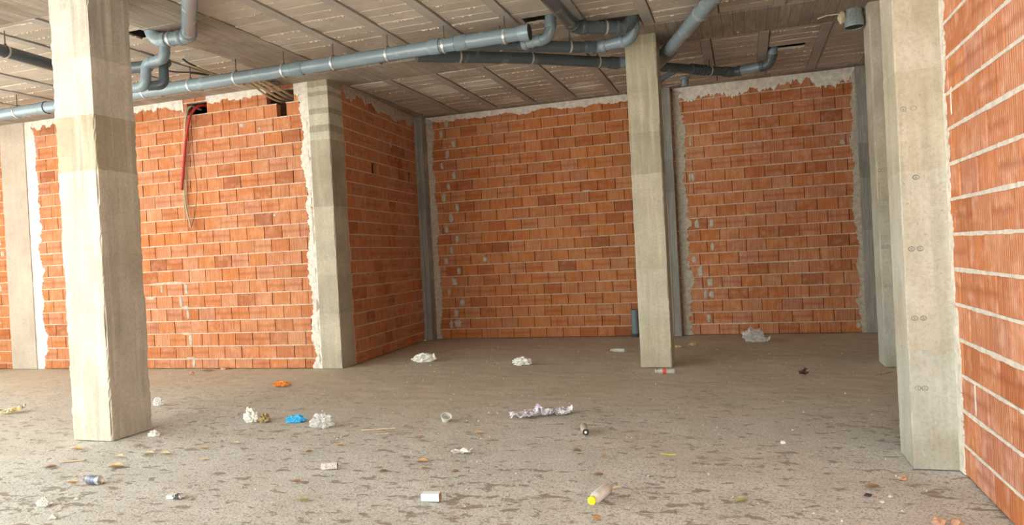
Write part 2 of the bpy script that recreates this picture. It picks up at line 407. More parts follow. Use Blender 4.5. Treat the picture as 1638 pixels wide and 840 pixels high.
def wall(name, label, origin, ang, length, height, mat, pitch=0.2, bl=0.313, z_first=0.15, holes=(), seed=1, core=0.22, wy=0.06, bed=1.0, bed_mat=None):
    """local frame: x to the right as seen from the room, y into the wall, z up"""
    r = random.Random(seed)
    # core slab with real openings where the masonry is missing
    b = MB(); hs = [(h[0], h[1], h[2], h[3]) for h in holes]
    xs = sorted({0.0, length} | {q for h in hs for q in h[:2]}); zs = sorted({-0.02, height} | {q for h in hs for q in h[2:]})
    for i in range(len(xs)-1):
        for k in range(len(zs)-1):
            cx_, cz_ = (xs[i]+xs[i+1])/2, (zs[k]+zs[k+1])/2
            if any(h[0] < cx_ < h[1] and h[2] < cz_ < h[3] for h in hs):
                continue
            else:
                b.add([(xs[i],wy,zs[k]),(xs[i+1],wy,zs[k]),(xs[i+1],wy,zs[k+1]),(xs[i],wy,zs[k+1])], [(0,1,2,3)])
    b.add([(0,wy,0),(0,1.45,0),(0,1.45,height),(0,wy,height),(length,wy,0),(length,1.45,0),(length,1.45,height),(length,wy,height)], [(0,1,2,3),(4,7,6,5),(1,5,6,2),(0,4,5,1),(3,2,6,7)])
    root = obj(name, b, M['backing']); root.location = origin; root.rotation_euler = (0,0,ang)
    tag(root, label, kind='structure')
    mw = Matrix.Translation(origin) @ Matrix.Rotation(ang, 4, 'Z')
    g = 0.0045; items = []; cache = {}
    z = z_first - pitch; k = 0
    while z < height - 0.02:
        z0, z1 = max(0.0, z), min(height, z+pitch)
        off = ((k % 2)*0.5 + r.uniform(-0.13, 0.13)) * bl
        x = -off
        while x < length:
            x0, x1 = max(0.0, x), min(length, x+bl)
            x += bl
            H = z1-z0-0.010
            if H < 0.03: continue
            pieces = [(x0, x1)]          # whole brick, or what is left of it beside an opening
            for h in hs:
                if h[2] < z1-0.05 and h[3] > z0+0.05:
                    pieces = [q for p_ in pieces for q in ((p_[0], min(p_[1], h[0])), (max(p_[0], h[1]), p_[1])) if q[1]-q[0] > 0.0]
            for (q0, q1) in pieces:
                L = q1-q0-2*g; cx_, cz_ = (q0+q1)/2, (z0+z1)/2
                if L < 0.03: continue
                P = mw @ Vector((cx_, 0, cz_)); q = proj(P)
                vis = q is not None and -30 < q[0] < 1668 and -20 < q[1] < 860 and not any(in_poly(q[:2], o) for o in OCC)
                items.append((0 if vis else 1, (P-Vector((0,0,CAMH))).length, cx_, cz_, L, H, r.uniform(-0.004, 0.004), r.randrange(4)))
        z += pitch; k += 1
    items.sort(key=lambda q: (q[0], q[1]))
    rest = MB()
    for n_, (vv, d, cx_, cz_, L, H, dy, sd_) in enumerate(items):
        if n_ < 300 and vv == 0:
            key = (round(L, 3), round(H, 3), sd_)
            if key not in cache:
                V, Fc = brick_mesh(L, H, sd_); cache[key] = MB().add(V, Fc).mesh('brick'); cache[key].materials.append(mat)
            o = obj('brick', cache[key], None, root, (cx_, dy, cz_))
            o.rotation_euler = (r.uniform(-.006,.006), 0, r.uniform(-.008,.008))
        else:
            V, Fc = brick_mesh(L, H, sd_)
            rest.add([(a+cx_, b_+dy, c_+cz_) for a, b_, c_ in V], Fc)
    if rest.v: tag(obj('remaining_bricks', rest, mat, root), kind='stuff')
    # bed joints: uneven ribbons of squeezed mortar
    z = z_first; k = 0
    while z < height - 0.05:
        segs = [(0.0, length)]
        for h in hs:
            if h[2] < z < h[3]:
                segs = [q for s_ in segs for q in ((s_[0], min(s_[1], h[0])), (max(s_[0], h[1]), s_[1])) if q[1]-q[0] > 0.05]
        bb = MB()
        for s0, s1 in segs:
            n_ = max(4, int((s1-s0)/0.035)); V = []; Fc = []
            for i in range(n_+1):
                x = s0 + (s1-s0)*i/n_
                a = nz(x*5, z*9, seed) ; c_ = nz(x*21, z*17, seed+4); e = nz(x*1.3, z*3, seed+9)
                up = 0.0062 + 0.0022*a + 0.0035*max(0, c_) + 0.006*max(0, e)
                dn = 0.0062 + 0.0022*c_ + 0.0045*max(0, a) + 0.006*max(0, e)
                up *= bed; dn *= bed
                pr = -0.0045 - 0.004*max(0, e) - 0.0025*c_
                V += [(x, 0.05, z+up*0.8), (x, pr, z+up), (x, pr, z-dn), (x, 0.05, z-dn*0.8)]
            for i in range(n_):
                o = i*4
                for q in range(3): Fc.append((o+q+1, o+q, o+4+q, o+5+q))
            bb.add(V, Fc)
        if bb.v: obj('mortar_bed', bb, bed_mat or M['mortar'], root)
        z += pitch; k += 1
    return root
def ragged(parent, name, x0, x1, z0, z1, side, amp, seed, mat=None, proud=0.012, step=0.012, keep=0.35, freq=9.0):
    """strip of mortar with one torn edge: side 'b' bottom, 'l' left or 'r' right edge is torn; local wall frame"""
    horiz = side == 'b'
    a0, a1 = (x0, x1) if horiz else (z0, z1)
    n_ = max(6, int((a1-a0)/step)); V = []; Fc = []
    for i in range(n_+1):
        a = a0 + (a1-a0)*i/n_
        q = 0.55*nz(a*freq*0.3, seed, 1.3) + 0.3*nz(a*freq*0.9, seed, 5.1) + 0.22*nz(a*freq*2.7, seed, 8.2) + 0.12*nz(a*freq*7, seed, 3.3)
        e = max(keep, min(1.5, 0.75 + q*amp))
        ed = proud*(0.55 + 0.3*nz(a*11, seed, 4))
        if horiz:
            zt, zb = z1, z1-(z1-z0)*e
            V += [(a, -proud+0.004*nz(a*6, seed), zt), (a, -ed, zb+0.004), (a, 0.012, zb-0.003)]
        elif side == 'l':
            xr, xl = x1, x1-(x1-x0)*e
            V += [(xr, -proud+0.004*nz(a*6, seed), a), (xl+0.004, -ed, a), (xl-0.003, 0.012, a)]
        else:
            xl, xr = x0, x0+(x1-x0)*e
            V += [(xl, -proud+0.004*nz(a*6, seed), a), (xr-0.004, -ed, a), (xr+0.003, 0.012, a)]
    for i in range(n_):
        o = i*3
        for q in range(2): Fc.append((o+q, o+q+1, o+4+q, o+3+q) if side in 'l' else (o+q+1, o+q, o+3+q, o+4+q))
    return obj(name, MB().add(V, Fc), mat or M['plaster'], parent)
def smear(parent, cx_, cz_, wd, ht, seed, mat=None, name='mortar_smear', proud=0.007, n_=22):
    V = [(cx_, -proud*1.3, cz_)]; Fc = []
    for ring, (rr, pp) in enumerate(((0.72, -proud), (1.0, 0.006))):
        for i in range(n_):
            q = 2*PI*i/n_
            e = 1 + 0.35*nz(math.cos(q)*1.6, math.sin(q)*1.6, seed) + 0.2*nz(math.cos(q)*5, math.sin(q)*5, seed+3)
            ca, sa = math.cos(q), math.sin(q)
            sq = (abs(ca)**2.8+abs(sa)**2.8)**(-1/2.8)
            V.append((cx_+wd/2*ca*sq*rr*e, pp, cz_+ht/2*sa*sq*rr*e))
    for i in range(n_):
        j = (i+1) % n_
        Fc.append((0, 1+i, 1+j)); Fc.append((1+i, 1+n_+i, 1+n_+j, 1+j))
    return obj(name, MB().add(V, Fc), mat or M['smear'], parent)
CEIL = 4.22
# left wall, main bay between the wall pillar and the second column
XL0 = -11.60
WL = wall('wall_left', 'orange hollow-brick wall on the left with a red conduit hanging down it', (XL0, 9.14, 0), 0, 5.62, CEIL, M['brick'],
          z_first=0.15, seed=11, holes=[(XL0*-1-8.17, XL0*-1-7.80, 3.965, 4.135), (XL0*-1-6.70, XL0*-1-6.235, 3.965, 4.14), (XL0*-1-6.53, XL0*-1-6.37, 3.77, 3.965)])
ragged(WL, 'top_mortar', 0.0, 3.36, 4.06, 4.23, 'b', 1.1, 2.0, keep=0.3)
ragged(WL, 'top_mortar', 3.80, 4.90, 4.08, 4.23, 'b', 1.0, 3.0, keep=0.4)
ragged(WL, 'top_mortar', 5.38, 5.62, 3.98, 4.23, 'b', 0.8, 3.6, keep=0.4)
ragged(WL, 'side_mortar', 5.45, 5.62, 0.0, 4.2, 'l', 0.75, 4.0, keep=0.35)
ragged(WL, 'side_mortar', 0.0, 0.29, 0.0, 4.2, 'r', 0.5, 5.0, keep=0.5)
for (x, z, w_, h_, s_) in [(-8.78, 1.355, 0.85, 0.055, 1), (-8.38, 1.26, 0.06, 0.2, 2), (-8.86, 1.27, 0.05, 0.15, 3), (-9.1, 1.13, 0.2, 0.05, 4),
                          (-8.5, 1.07, 0.07, 0.2, 5), (-8.43, 0.96, 0.16, 0.06, 6), (-8.37, 0.86, 0.06, 0.18, 7), (-8.42, 0.55, 0.16, 0.06, 8), (-8.35, 0.45, 0.08, 0.2, 9),
                          (-8.37, 0.16, 0.18, 0.05, 10), (-8.31, 0.08, 0.07, 0.14, 11), (-7.17, 3.70, 0.09, 0.07, 12), (-6.67, 2.3, 0.06, 0.05, 13), (-6.85, 3.62, 0.05, 0.03, 14)]:
    smear(WL, x-XL0, z, w_, h_, s_*3.7)
WL2 = wall('wall_left_end', 'narrow strip of brick wall at the left picture edge', (-13.6, 9.14, 0), 0, 1.45, CEIL, M['brick_orange'], seed=12, z_first=0.10)
ragged(WL2, 'top_mortar', 0.0, 1.45, 4.08, 4.23, 'b', 0.8, 6.0)
for i in range(20): smear(WL2, 0.95+0.45*R.random(), 0.2+0.2*i, 0.09+0.05*R.random(), 0.05+0.08*R.random(), i*2.9, M['mortar'])
# recess side wall in shade behind the second column
AX, AY, BX, BY = -5.64, 9.50, -5.845, 12.44
WR = wall('wall_recess', 'shaded brick side wall between the second column and the back corner', (AX, AY, 0), math.atan2(BY-AY, BX-AX), math.hypot(BX-AX, BY-AY), CEIL,
          M['brick'], z_first=0.16, seed=13, holes=[(0.92, 1.20, 2.965, 3.155), (2.50, 2.76, 2.965, 3.155)])
ragged(WR, 'top_mortar', 0.0, 2.95, 4.02, 4.23, 'b', 1.0, 7.0, M['smear'], proud=0.02, keep=0.3)
smear(WR, 1.75, 3.58, 0.07, 0.2, 4.4)
# back wall, two bays
XB0 = -5.72
WB = wall('wall_back', 'orange brick back wall in the recess between corner pillar and thin pillar', (XB0, 12.56, 0), 0, 4.66, CEIL, M['brick_orange'], z_first=0.18, seed=14)
ragged(WB, 'top_mortar', 0.05, 4.6, 4.06, 4.23, 'b', 0.55, 8.0, keep=0.5)
ragged(WB, 'side_mortar', 0.06, 0.22, 0.0, 4.2, 'r', 0.7, 9.0, M['smear'])
for i in range(20):
    z = 0.28+0.2*i
    smear(WB, 0.32+0.12*((i*7) % 3)+0.05*R.random(), z, 0.07+0.05*R.random(), 0.13+0.05*R.random(), i*1.9)
smear(WB, 0.5, 0.29, 0.2, 0.15, 77); smear(WB, 1.1, 1.47, 0.08, 0.12, 78); smear(WB, 3.1, 2.6, 0.2, 0.03, 79)
WC = wall('wall_back_right', 'brick back wall on the right between thin pillar and corner pillar', (-1.06, 12.56, 0), 0, 2.86, CEIL, M['brick'], z_first=0.185, seed=15)
ragged(WC, 'top_mortar', 0.0, 2.86, 3.97, 4.23, 'b', 1.25, 10.0, keep=0.3)
ragged(WC, 'side_mortar', 0.0, 0.20, 0.0, 4.2, 'r', 0.8, 11.0, M['smear'])
ragged(WC, 'side_mortar', 2.70, 2.88, 0.0, 4.2, 'l', 0.6, 12.0, M['smear'])
for i in range(12):
    z = 0.285+0.2*R.randrange(17)
    smear(WC, 0.22+0.35*R.random()**2, z, 0.05+0.05*R.random(), 0.13+0.06*R.random(), 20+i*2.3)
for (x, z) in ((1.66,0.52),(1.66,0.12),(1.55,3.05),(1.68,3.06)): smear(WC, x+1.06, z, 0.08, 0.09, x*9+z)
# near right wall
WN = wall('wall_right', 'bright pinkish brick wall close by on the right', (1.235, 5.20, 0), -PI/2, 5.8, CEIL, M['brick_pink'], pitch=0.2175, bl=0.335, z_first=0.19, seed=16, bed=1.5, bed_mat=M['plaster'])
ragged(WN, 'side_mortar', 0.0, 0.14, 0.0, 4.2, 'r', 1.0, 13.0, keep=0.35)
for (x, z, w_, h_, s_) in [(0.12,0.95,0.05,0.2,1),(0.42,0.52,0.03,0.22,2),(0.1,0.1,0.06,0.2,3),(0.2,2.3,0.03,0.2,4)]: smear(WN, x, z, w_, h_, s_*5.1, M['plaster'])
# remaining shell: unseen side and front walls close the room
def plain_wall(name, label, a, b_): return tag(obj(name, MB().box(a, b_), M['shell']), label, kind='structure')
M['shell'] = simple('rendered_wall', (0.40,0.30,0.24), 0.95, sc=3)
plain_wall('wall_right_far', 'plain wall behind the right pillars', (1.98,5.3,0), (2.2,12.7,4.86))
plain_wall('wall_right_return', 'short return wall behind the near right pilaster', (1.24,5.21,0), (2.2,5.5,4.86))
plain_wall('wall_left_far', 'short wall pier at the far left end of the unseen side opening added for light', (-13.9,SIDE_Y1,0), (SIDE_X,9.4,4.86))
plain_wall('wall_left_lintel', 'lintel over the unseen opening added for light on the far left side', (-13.9,-0.8,OPEN_Z), (SIDE_X,SIDE_Y1,4.86))
plain_wall('wall_front', 'front wall beside the shopfront opening', (OPEN_X1,-0.8,0), (ADDED_DOOR_X0,-0.6,4.86))
plain_wall('wall_front_right', 'front wall pier right of the unseen doorway added for light', (ADDED_DOOR_X1,-0.8,0), (1.95,-0.6,4.86))
plain_wall('wall_front_left', 'front wall pier at the far end of the opening', (-13.9,-0.8,0), (OPEN_X0,-0.6,4.86))
plain_wall('wall_front_lintel', 'lintel over the shopfront opening', (OPEN_X0,-0.8,OPEN_Z), (OPEN_X1,-0.6,4.86))
plain_wall('wall_front_added_door_lintel', 'lintel over the unseen doorway added for light', (ADDED_DOOR_X0,-0.8,OPEN_Z), (ADDED_DOOR_X1,-0.6,4.86))

# ------------------------------------------------------------------ concrete columns and pillars
def column_mesh(x0, x1, y0, y1, h, seed, chip=0.014, joints=(), dz=0.035, npers=9, ch=0.0):
    b = MB(); nzs = int(h/dz); per = []
    cx_, cy_ = (x0+x1)/2, (y0+y1)/2
    cs = [(x0,y0),(x1,y0),(x1,y1),(x0,y1)]; nr = [(0,-1),(1,0),(0,1),(-1,0)]
    for k in range(4):
        for i in range(npers):
            f = i/npers
            if i == 0: f = 0.0
            per.append((k, f))
    n_ = len(per)
    for j in range(nzs+1):
        z = h*j/nzs
        for k, f in per:
            a, c = cs[k], cs[(k+1) % 4]
            # bunch the samples towards the arrises
            g_ = 0.5-0.5*math.cos(PI*f)
            px, py = a[0]+(c[0]-a[0])*g_, a[1]+(c[1]-a[1])*g_
            nx, ny = nr[k]
            if f == 0.0:
                pn = nr[(k-1) % 4]; nx, ny = (nx+pn[0]), (ny+pn[1])
                q = max(0, 0.25+nz(px*3+seed, z*3.1, k)+0.7*nz(z*17, k*3, seed))
                d = -chip*q
            else:
                d = 0.0025*nz(px*6+seed, py*6, z*5) + 0.0012*nz(px*25, py*25, z*25+seed)
                if i in (1,): pass
            for zj in joints: d += 0.005*math.exp(-((z-zj)/0.02)**2)*(0.5+0.5*nz(px*30, py*30, zj))
            b.v.append((px-cx_+nx*d, py-cy_+ny*d, z))
    for j in range(nzs):
        for i in range(n_):
            i2 = (i+1) % n_
            b.f.append((j*n_+i, j*n_+i2, (j+1)*n_+i2, (j+1)*n_+i))
    b.f.append(tuple(nzs*n_+i for i in range(n_)))
    return b, (cx_, cy_, 0)
def column(name, label, cat, x0, x1, y0, y1, mat, seed, chip=0.012, joints=(), h=CEIL+0.002):
    b, c = column_mesh(x0, x1, y0, y1, h, seed, chip, joints)
    o = obj(name, b, mat); o.location = c
    return tag(o, label, cat)
A_, B_ = (0.44,0.40,0.335), (0.58,0.54,0.47)
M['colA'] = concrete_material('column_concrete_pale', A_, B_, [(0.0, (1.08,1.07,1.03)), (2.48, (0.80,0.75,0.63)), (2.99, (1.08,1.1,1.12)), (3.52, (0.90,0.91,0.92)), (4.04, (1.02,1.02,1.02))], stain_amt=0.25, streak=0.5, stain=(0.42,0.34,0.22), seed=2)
M['colB'] = concrete_material('column_concrete_beige', (0.36,0.325,0.26), (0.51,0.47,0.385), [(0.0, (1.05,1.03,0.97)), (0.8, (0.92,0.9,0.84)), (1.36, (1.05,1.03,0.97)), (2.37, (0.82,0.79,0.70)), (3.10, (0.86,0.84,0.77)), (3.33, (1.12,1.15,1.1)), (3.45, (0.8,0.79,0.72)), (3.55, (1.22,1.26,1.22)), (3.72, (0.82,0.81,0.74)), (3.80, (1.25,1.3,1.26)), (3.98, (0.84,0.83,0.76)), (4.05, (1.2,1.24,1.2)), (4.12, (0.8,0.78,0.7))], stain_amt=0.3, seed=4)  # pale upper bands paint reflected sunlight into the column colour
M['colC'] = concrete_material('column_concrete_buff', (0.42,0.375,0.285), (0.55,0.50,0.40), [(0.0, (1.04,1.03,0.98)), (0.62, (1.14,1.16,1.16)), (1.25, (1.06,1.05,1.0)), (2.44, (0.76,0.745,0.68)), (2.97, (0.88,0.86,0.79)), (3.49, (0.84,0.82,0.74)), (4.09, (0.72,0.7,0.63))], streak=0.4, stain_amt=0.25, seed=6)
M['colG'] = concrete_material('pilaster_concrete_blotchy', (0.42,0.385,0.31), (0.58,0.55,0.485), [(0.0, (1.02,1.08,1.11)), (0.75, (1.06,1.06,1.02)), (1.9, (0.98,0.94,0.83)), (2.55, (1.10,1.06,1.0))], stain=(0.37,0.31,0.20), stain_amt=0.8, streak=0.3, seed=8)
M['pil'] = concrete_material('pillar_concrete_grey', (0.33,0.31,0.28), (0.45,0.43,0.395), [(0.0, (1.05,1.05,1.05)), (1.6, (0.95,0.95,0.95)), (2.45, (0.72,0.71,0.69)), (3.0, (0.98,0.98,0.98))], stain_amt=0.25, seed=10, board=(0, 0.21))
M['pilP'] = concrete_material('pillar_concrete_smooth', (0.44,0.36,0.29), (0.54,0.455,0.375), None, stain_amt=0.2, seed=12, streak=0.12)
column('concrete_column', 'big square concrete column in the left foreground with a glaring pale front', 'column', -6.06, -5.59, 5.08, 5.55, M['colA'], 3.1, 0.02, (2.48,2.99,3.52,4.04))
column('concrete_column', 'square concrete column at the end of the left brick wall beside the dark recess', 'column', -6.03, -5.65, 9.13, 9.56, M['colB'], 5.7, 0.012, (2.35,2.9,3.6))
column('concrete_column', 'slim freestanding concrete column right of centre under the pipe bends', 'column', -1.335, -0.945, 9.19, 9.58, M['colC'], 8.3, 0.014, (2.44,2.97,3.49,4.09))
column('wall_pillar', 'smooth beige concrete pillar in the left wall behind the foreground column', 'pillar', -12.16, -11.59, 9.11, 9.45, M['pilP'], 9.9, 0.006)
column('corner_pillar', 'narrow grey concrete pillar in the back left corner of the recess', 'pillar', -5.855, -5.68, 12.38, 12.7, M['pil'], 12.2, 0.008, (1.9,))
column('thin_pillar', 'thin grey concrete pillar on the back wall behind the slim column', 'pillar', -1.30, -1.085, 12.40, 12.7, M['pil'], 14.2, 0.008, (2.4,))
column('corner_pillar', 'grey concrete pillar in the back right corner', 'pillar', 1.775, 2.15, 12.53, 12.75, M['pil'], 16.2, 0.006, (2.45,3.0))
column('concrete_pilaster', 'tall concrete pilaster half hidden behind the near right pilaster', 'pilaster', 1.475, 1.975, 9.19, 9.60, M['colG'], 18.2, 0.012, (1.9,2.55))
PILF = bpy.data.objects['concrete_pilaster']
column('concrete_pilaster', 'broad blotchy concrete pilaster close by against the right brick wall', 'pilaster', 0.965, 1.236, 5.16, 5.58, M['colG'], 20.7, 0.016, (0.75,2.55))

PILG = bpy.data.objects['concrete_pilaster.001']
def tie_mark(parent, x, z, yf, r=0.017):
    # ring of raised cement round a form-tie hole on the pilaster face
    b = MB().tube([(x+r*math.cos(q), yf, z+r*0.8*math.sin(q)) for q in [2*PI*k/14 for k in range(15)]], 0.0035, 6, caps=False)
    b.tube([(x, yf-0.001, z), (x, yf+0.004, z)], 0.006, 8)
    obj('form_tie_mark', b, M['pil'], parent)
for (xa, xb, z) in ((1.0,1.06,2.31),(1.055,None,1.87),(1.01,1.06,1.415),(1.01,1.06,0.97),(1.01,1.05,0.52)):
    for x in (xa, xb):
        if x: tie_mark(PILG, x-PILG.location.x, z, 5.16-PILG.location.y)
for (xa, xb, z) in ((1.51,1.55,2.27),(1.52,1.565,1.385),(1.535,1.575,0.93)):
    for x in (xa, xb): tie_mark(PILF, x-PILF.location.x, z, 9.19-PILF.location.y, 0.02)
# ------------------------------------------------------------------ ceiling: cap slab, beams, joists, infill blocks
cap = MB().box((-13.9,-0.8,4.85), (2.4,13.0,5.05))
CE = tag(obj('ceiling', cap, M['cap']), 'beam and block concrete ceiling with grey joists', kind='structure')
def rough_slab(name, x0, x1, y0, y1, z, mat, seed, amp=0.004, step=0.12):
    nx, ny = max(2, int((x1-x0)/step)), max(2, int((y1-y0)/step)); b = MB()
    for j in range(ny+1):
        for i in range(nx+1):
            x, y = x0+(x1-x0)*i/nx, y0+(y1-y0)*j/ny
            ex = 0.010*nz(y*7, seed) if i in (0, nx) else 0
            ey = 0.010*nz(x*7, seed+2) if j in (0, ny) else 0
            b.v.append((x+ex, y+ey, z+amp*nz(x*2.5, y*2.5, seed)))
    for j in range(ny):
        for i in range(nx):
            a = j*(nx+1)+i; b.f.append((a, a+nx+1, a+nx+2, a+1))
    # sides up to the cap
    t0 = len(b.v)
    ring = [i for i in range(nx+1)] + [j*(nx+1)+nx for j in range(1, ny+1)] + [ny*(nx+1)+i for i in range(nx-1, -1, -1)] + [j*(nx+1) for j in range(ny-1, 0, -1)]
    for q in ring: p = b.v[q]; b.v.append((p[0], p[1], 4.86))
    for k in range(len(ring)):
        k2 = (k+1) % len(ring); b.f.append((ring[k], ring[k2], t0+k2, t0+k))
    return obj(name, b, mat, CE)
rough_slab('ceiling_slab', -13.7, 2.3, -0.7, 4.7, 4.222, M['block'], 1.0, step=0.5)
rough_slab('ceiling_beam', -13.7, 2.3, 4.7, 5.59, 4.214, M['beam'], 2.0)
rough_slab('ceiling_beam', -6.20, -5.33, 5.60, 6.32, 4.218, M['beam'], 3.0)
rough_slab('ceiling_beam', -6.22, -5.30, 6.325, 7.18, 4.210, M['beam'], 4.0)
rough_slab('ceiling_beam', -6.18, -5.32, 7.185, 8.85, 4.216, M['beam'], 5.0)
rough_slab('ceiling_beam', -13.7, 2.3, 8.855, 9.64, 4.212, M['beam'], 6.0)
rough_slab('ceiling_beam', -0.95, 2.3, 9.645, 9.82, 4.219, M['beam'], 7.0)
rough_slab('ceiling_beam', -5.86, 2.3, 12.36, 12.75, 4.214, M['beam'], 8.0)
rough_slab('ceiling_beam', -5.95, -5.62, 9.65, 12.35, 4.216, M['beam'], 9.0)
RW = 0.13
ribs_front = [-4.60,-3.88,-3.14,-2.40,-1.66,-0.91,-0.17,0.57,1.31,2.05]
ribs_left = [-6.87-0.74*k for k in range(9)]
ribs_rear = [-4.90,-4.16,-3.42,-2.68,-1.94,-1.20,-0.31,0.43,1.18,1.92]
def rib(xr, y0, y1):
    b = MB(); n_ = max(4, int((y1-y0)/0.3)); V = []; Fc = []
    for i in range(n_+1):
        y = y0+(y1-y0)*i/n_; z = 4.210+0.002*nz(xr, y*2)
        V += [(xr-RW,y,4.86),(xr-RW+0.003*nz(y*5,xr),y,z+0.003),(xr-RW+0.006,y,z),(xr-0.006,y,z),(xr+0.003*nz(y*6,xr+3),y,z+0.003),(xr,y,4.86)]
    for i in range(n_):
        for q in range(5): Fc.append((i*6+q, i*6+6+q, i*6+7+q, i*6+q+1))
    Fc += [(0,1,2,3,4,5), tuple(n_*6+q for q in (5,4,3,2,1,0))]
    obj('joist', b.add(V, Fc), M['rib'], CE)
for x in ribs_front: rib(x, 5.595, 8.85)
for x in ribs_left: rib(x, 5.595, 8.85)
for x in ribs_rear: rib(x, 9.65 if x < -0.9 else 9.825, 12.355)
HOLES = [(-2.33,-1.86,7.95,8.17), (-1.55,-1.055,8.40,8.72), (0.455,0.92,10.69,10.90), (-6.50,-6.215,6.36,6.62), (-9.27,-9.23,6.98,7.1)]
def spans(edges, x_start, x_end):
    out = []; x = x_start
    for e in sorted(edges):
        if e-RW > x_end: break
        if e-RW-x > 0.05: out.append((x, e-RW))
        x = max(x, e)
    if x_end-x > 0.05: out.append((x, x_end))
    return out
blocks = []
def lay(edges, xs, xe, y0, y1, yj, pitch, rs):
    r = random.Random(rs)
    for (a, c) in spans(edges, xs, xe):
        y = yj - math.ceil((yj-y0)/pitch)*pitch
        while y < y1-0.01:
            q0, q1 = max(y, y0), min(y+pitch, y1); y += pitch
            if q1-q0 < 0.03: continue
            # 9 mm dark slot along the right side of each joist, narrow joint between blocks
            blocks.append((a+0.011, c-0.003, q0+0.004+0.005*r.random(), q1-0.004-0.004*r.random(), 4.226+r.uniform(-0.006,0.006)))
lay(ribs_front, -5.33, 2.2, 5.595, 8.85, 7.36, 0.21, 1)
lay(ribs_left, -13.6, -6.2, 5.595, 8.85, 7.36, 0.21, 2)
lay(ribs_rear, -5.62, 2.0, 9.65, 12.355, 9.70, 0.245, 3)
def block_geo(x0, x1, y0, y1):
    b = MB(); c = 0.005; z1 = 0.028
    V = [(x0,y0,z1),(x1,y0,z1),(x1,y1,z1),(x0,y1,z1),(x0,y0,c),(x1,y0,c),(x1,y1,c),(x0,y1,c),(x0+c,y0+c,0),(x1-c,y0+c,0),(x1-c,y1-c,0),(x0+c,y1-c,0)]
    Fc = [(11,10,9,8)]
    for k in range(4):
        k2 = (k+1) % 4; Fc += [(4+k,8+k,8+k2,4+k2)[::-1][::-1], (k,4+k,4+k2,k2)]
    return V, Fc
def jag_piece(x0, x1, y0, y1, seed):
    """piece of a broken block with torn edges"""
    pts = []
    for a, c in (((x0,y0),(x1,y0)),((x1,y0),(x1,y1)),((x1,y1),(x0,y1)),((x0,y1),(x0,y0))):
        n_ = max(2, int(math.hypot(c[0]-a[0], c[1]-a[1])/0.035))
        for i in range(n_):
            f = i/n_; j = 0.012
            pts.append((a[0]+(c[0]-a[0])*f+j*nz(f*9+seed, a[0]*7, a[1]), a[1]+(c[1]-a[1])*f+j*nz(f*11, seed+a[1]*5, a[0])))
    n_ = len(pts)
    V = [(p[0],p[1],0) for p in pts]+[(p[0],p[1],0.02) for p in pts]
    return V, [tuple(reversed(range(n_)))]+[(i, (i+1) % n_, n_+(i+1) % n_, n_+i) for i in range(n_)]
lst = []; broken = []
for (x0,x1,y0,y1,z) in blocks:
    hit = [h for h in HOLES if h[0] < x1-0.01 and h[1] > x0+0.01 and h[2] < y1-0.01 and h[3] > y0+0.01]
    if hit: broken.append((x0,x1,y0,y1,z,hit[0])); continue
    q = proj(((x0+x1)/2,(y0+y1)/2,z)); vis = q and -40 < q[0] < 1660 and -25 < q[1] < 300
    lst.append((0 if vis else 1, q[2] if q else 99, x0,x1,y0,y1,z))
lst.sort(); cache = {}; rest = MB()
for n_, (vv, d, x0,x1,y0,y1,z) in enumerate(lst):
    cx_, cy_ = (x0+x1)/2, (y0+y1)/2
    if n_ < 290 and vv == 0:
        key = (round(x1-x0,3), round(y1-y0,2))
        if key not in cache:
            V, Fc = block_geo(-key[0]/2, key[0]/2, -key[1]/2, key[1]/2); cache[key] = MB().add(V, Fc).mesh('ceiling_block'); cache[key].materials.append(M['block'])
        o = obj('ceiling_block', cache[key], None, CE, (cx_, cy_, z)); o.rotation_euler = (R.uniform(-.012,.012), R.uniform(-.004,.004), 0)
    else:
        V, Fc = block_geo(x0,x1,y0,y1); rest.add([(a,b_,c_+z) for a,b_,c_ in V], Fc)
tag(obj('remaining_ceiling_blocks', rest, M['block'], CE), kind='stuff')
for k, (x0,x1,y0,y1,z,h) in enumerate(broken):
    for (a,c,e,f) in ((x0,min(x1,h[0]),y0,y1),(max(x0,h[1]),x1,y0,y1),(max(x0,h[0]),min(x1,h[1]),y0,min(y1,h[2])),(max(x0,h[0]),min(x1,h[1]),max(y0,h[3]),y1)):
        if c-a > 0.025 and f-e > 0.02:
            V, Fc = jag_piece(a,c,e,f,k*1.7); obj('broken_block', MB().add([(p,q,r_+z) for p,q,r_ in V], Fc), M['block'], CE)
# squeezed-out mortar along the block joints
crumb = MB(); rr = random.Random(5)
for (vv, d, x0,x1,y0,y1,z) in lst:
    if vv: continue
    x = x0+0.02
    while x < x1-0.03:
        if nz(x*3.1, y0*8, 2.2) > -0.05:
            L = rr.uniform(0.02, 0.06); hgt = rr.uniform(0.004, 0.014); wd = rr.uniform(0.004, 0.009)
            xe = min(x+L, x1); zz = z-hgt
            crumb.add([(x,y0-wd,z+.002),(xe,y0-wd,z+.002),(xe,y0+wd,z+.002),(x,y0+wd,z+.002),(x+L*.2,y0-wd*.4,zz),(xe-L*.2,y0-wd*.4,zz+.001),(xe-L*.2,y0+wd*.4,zz+.001),(x+L*.2,y0+wd*.4,zz)],
                      [(4,7,6,5),(0,4,5,1),(1,5,6,2),(2,6,7,3),(3,7,4,0)])
        x += rr.uniform(0.03, 0.09)
tag(obj('joint_mortar', crumb, M['mortar'], CE), kind='stuff')
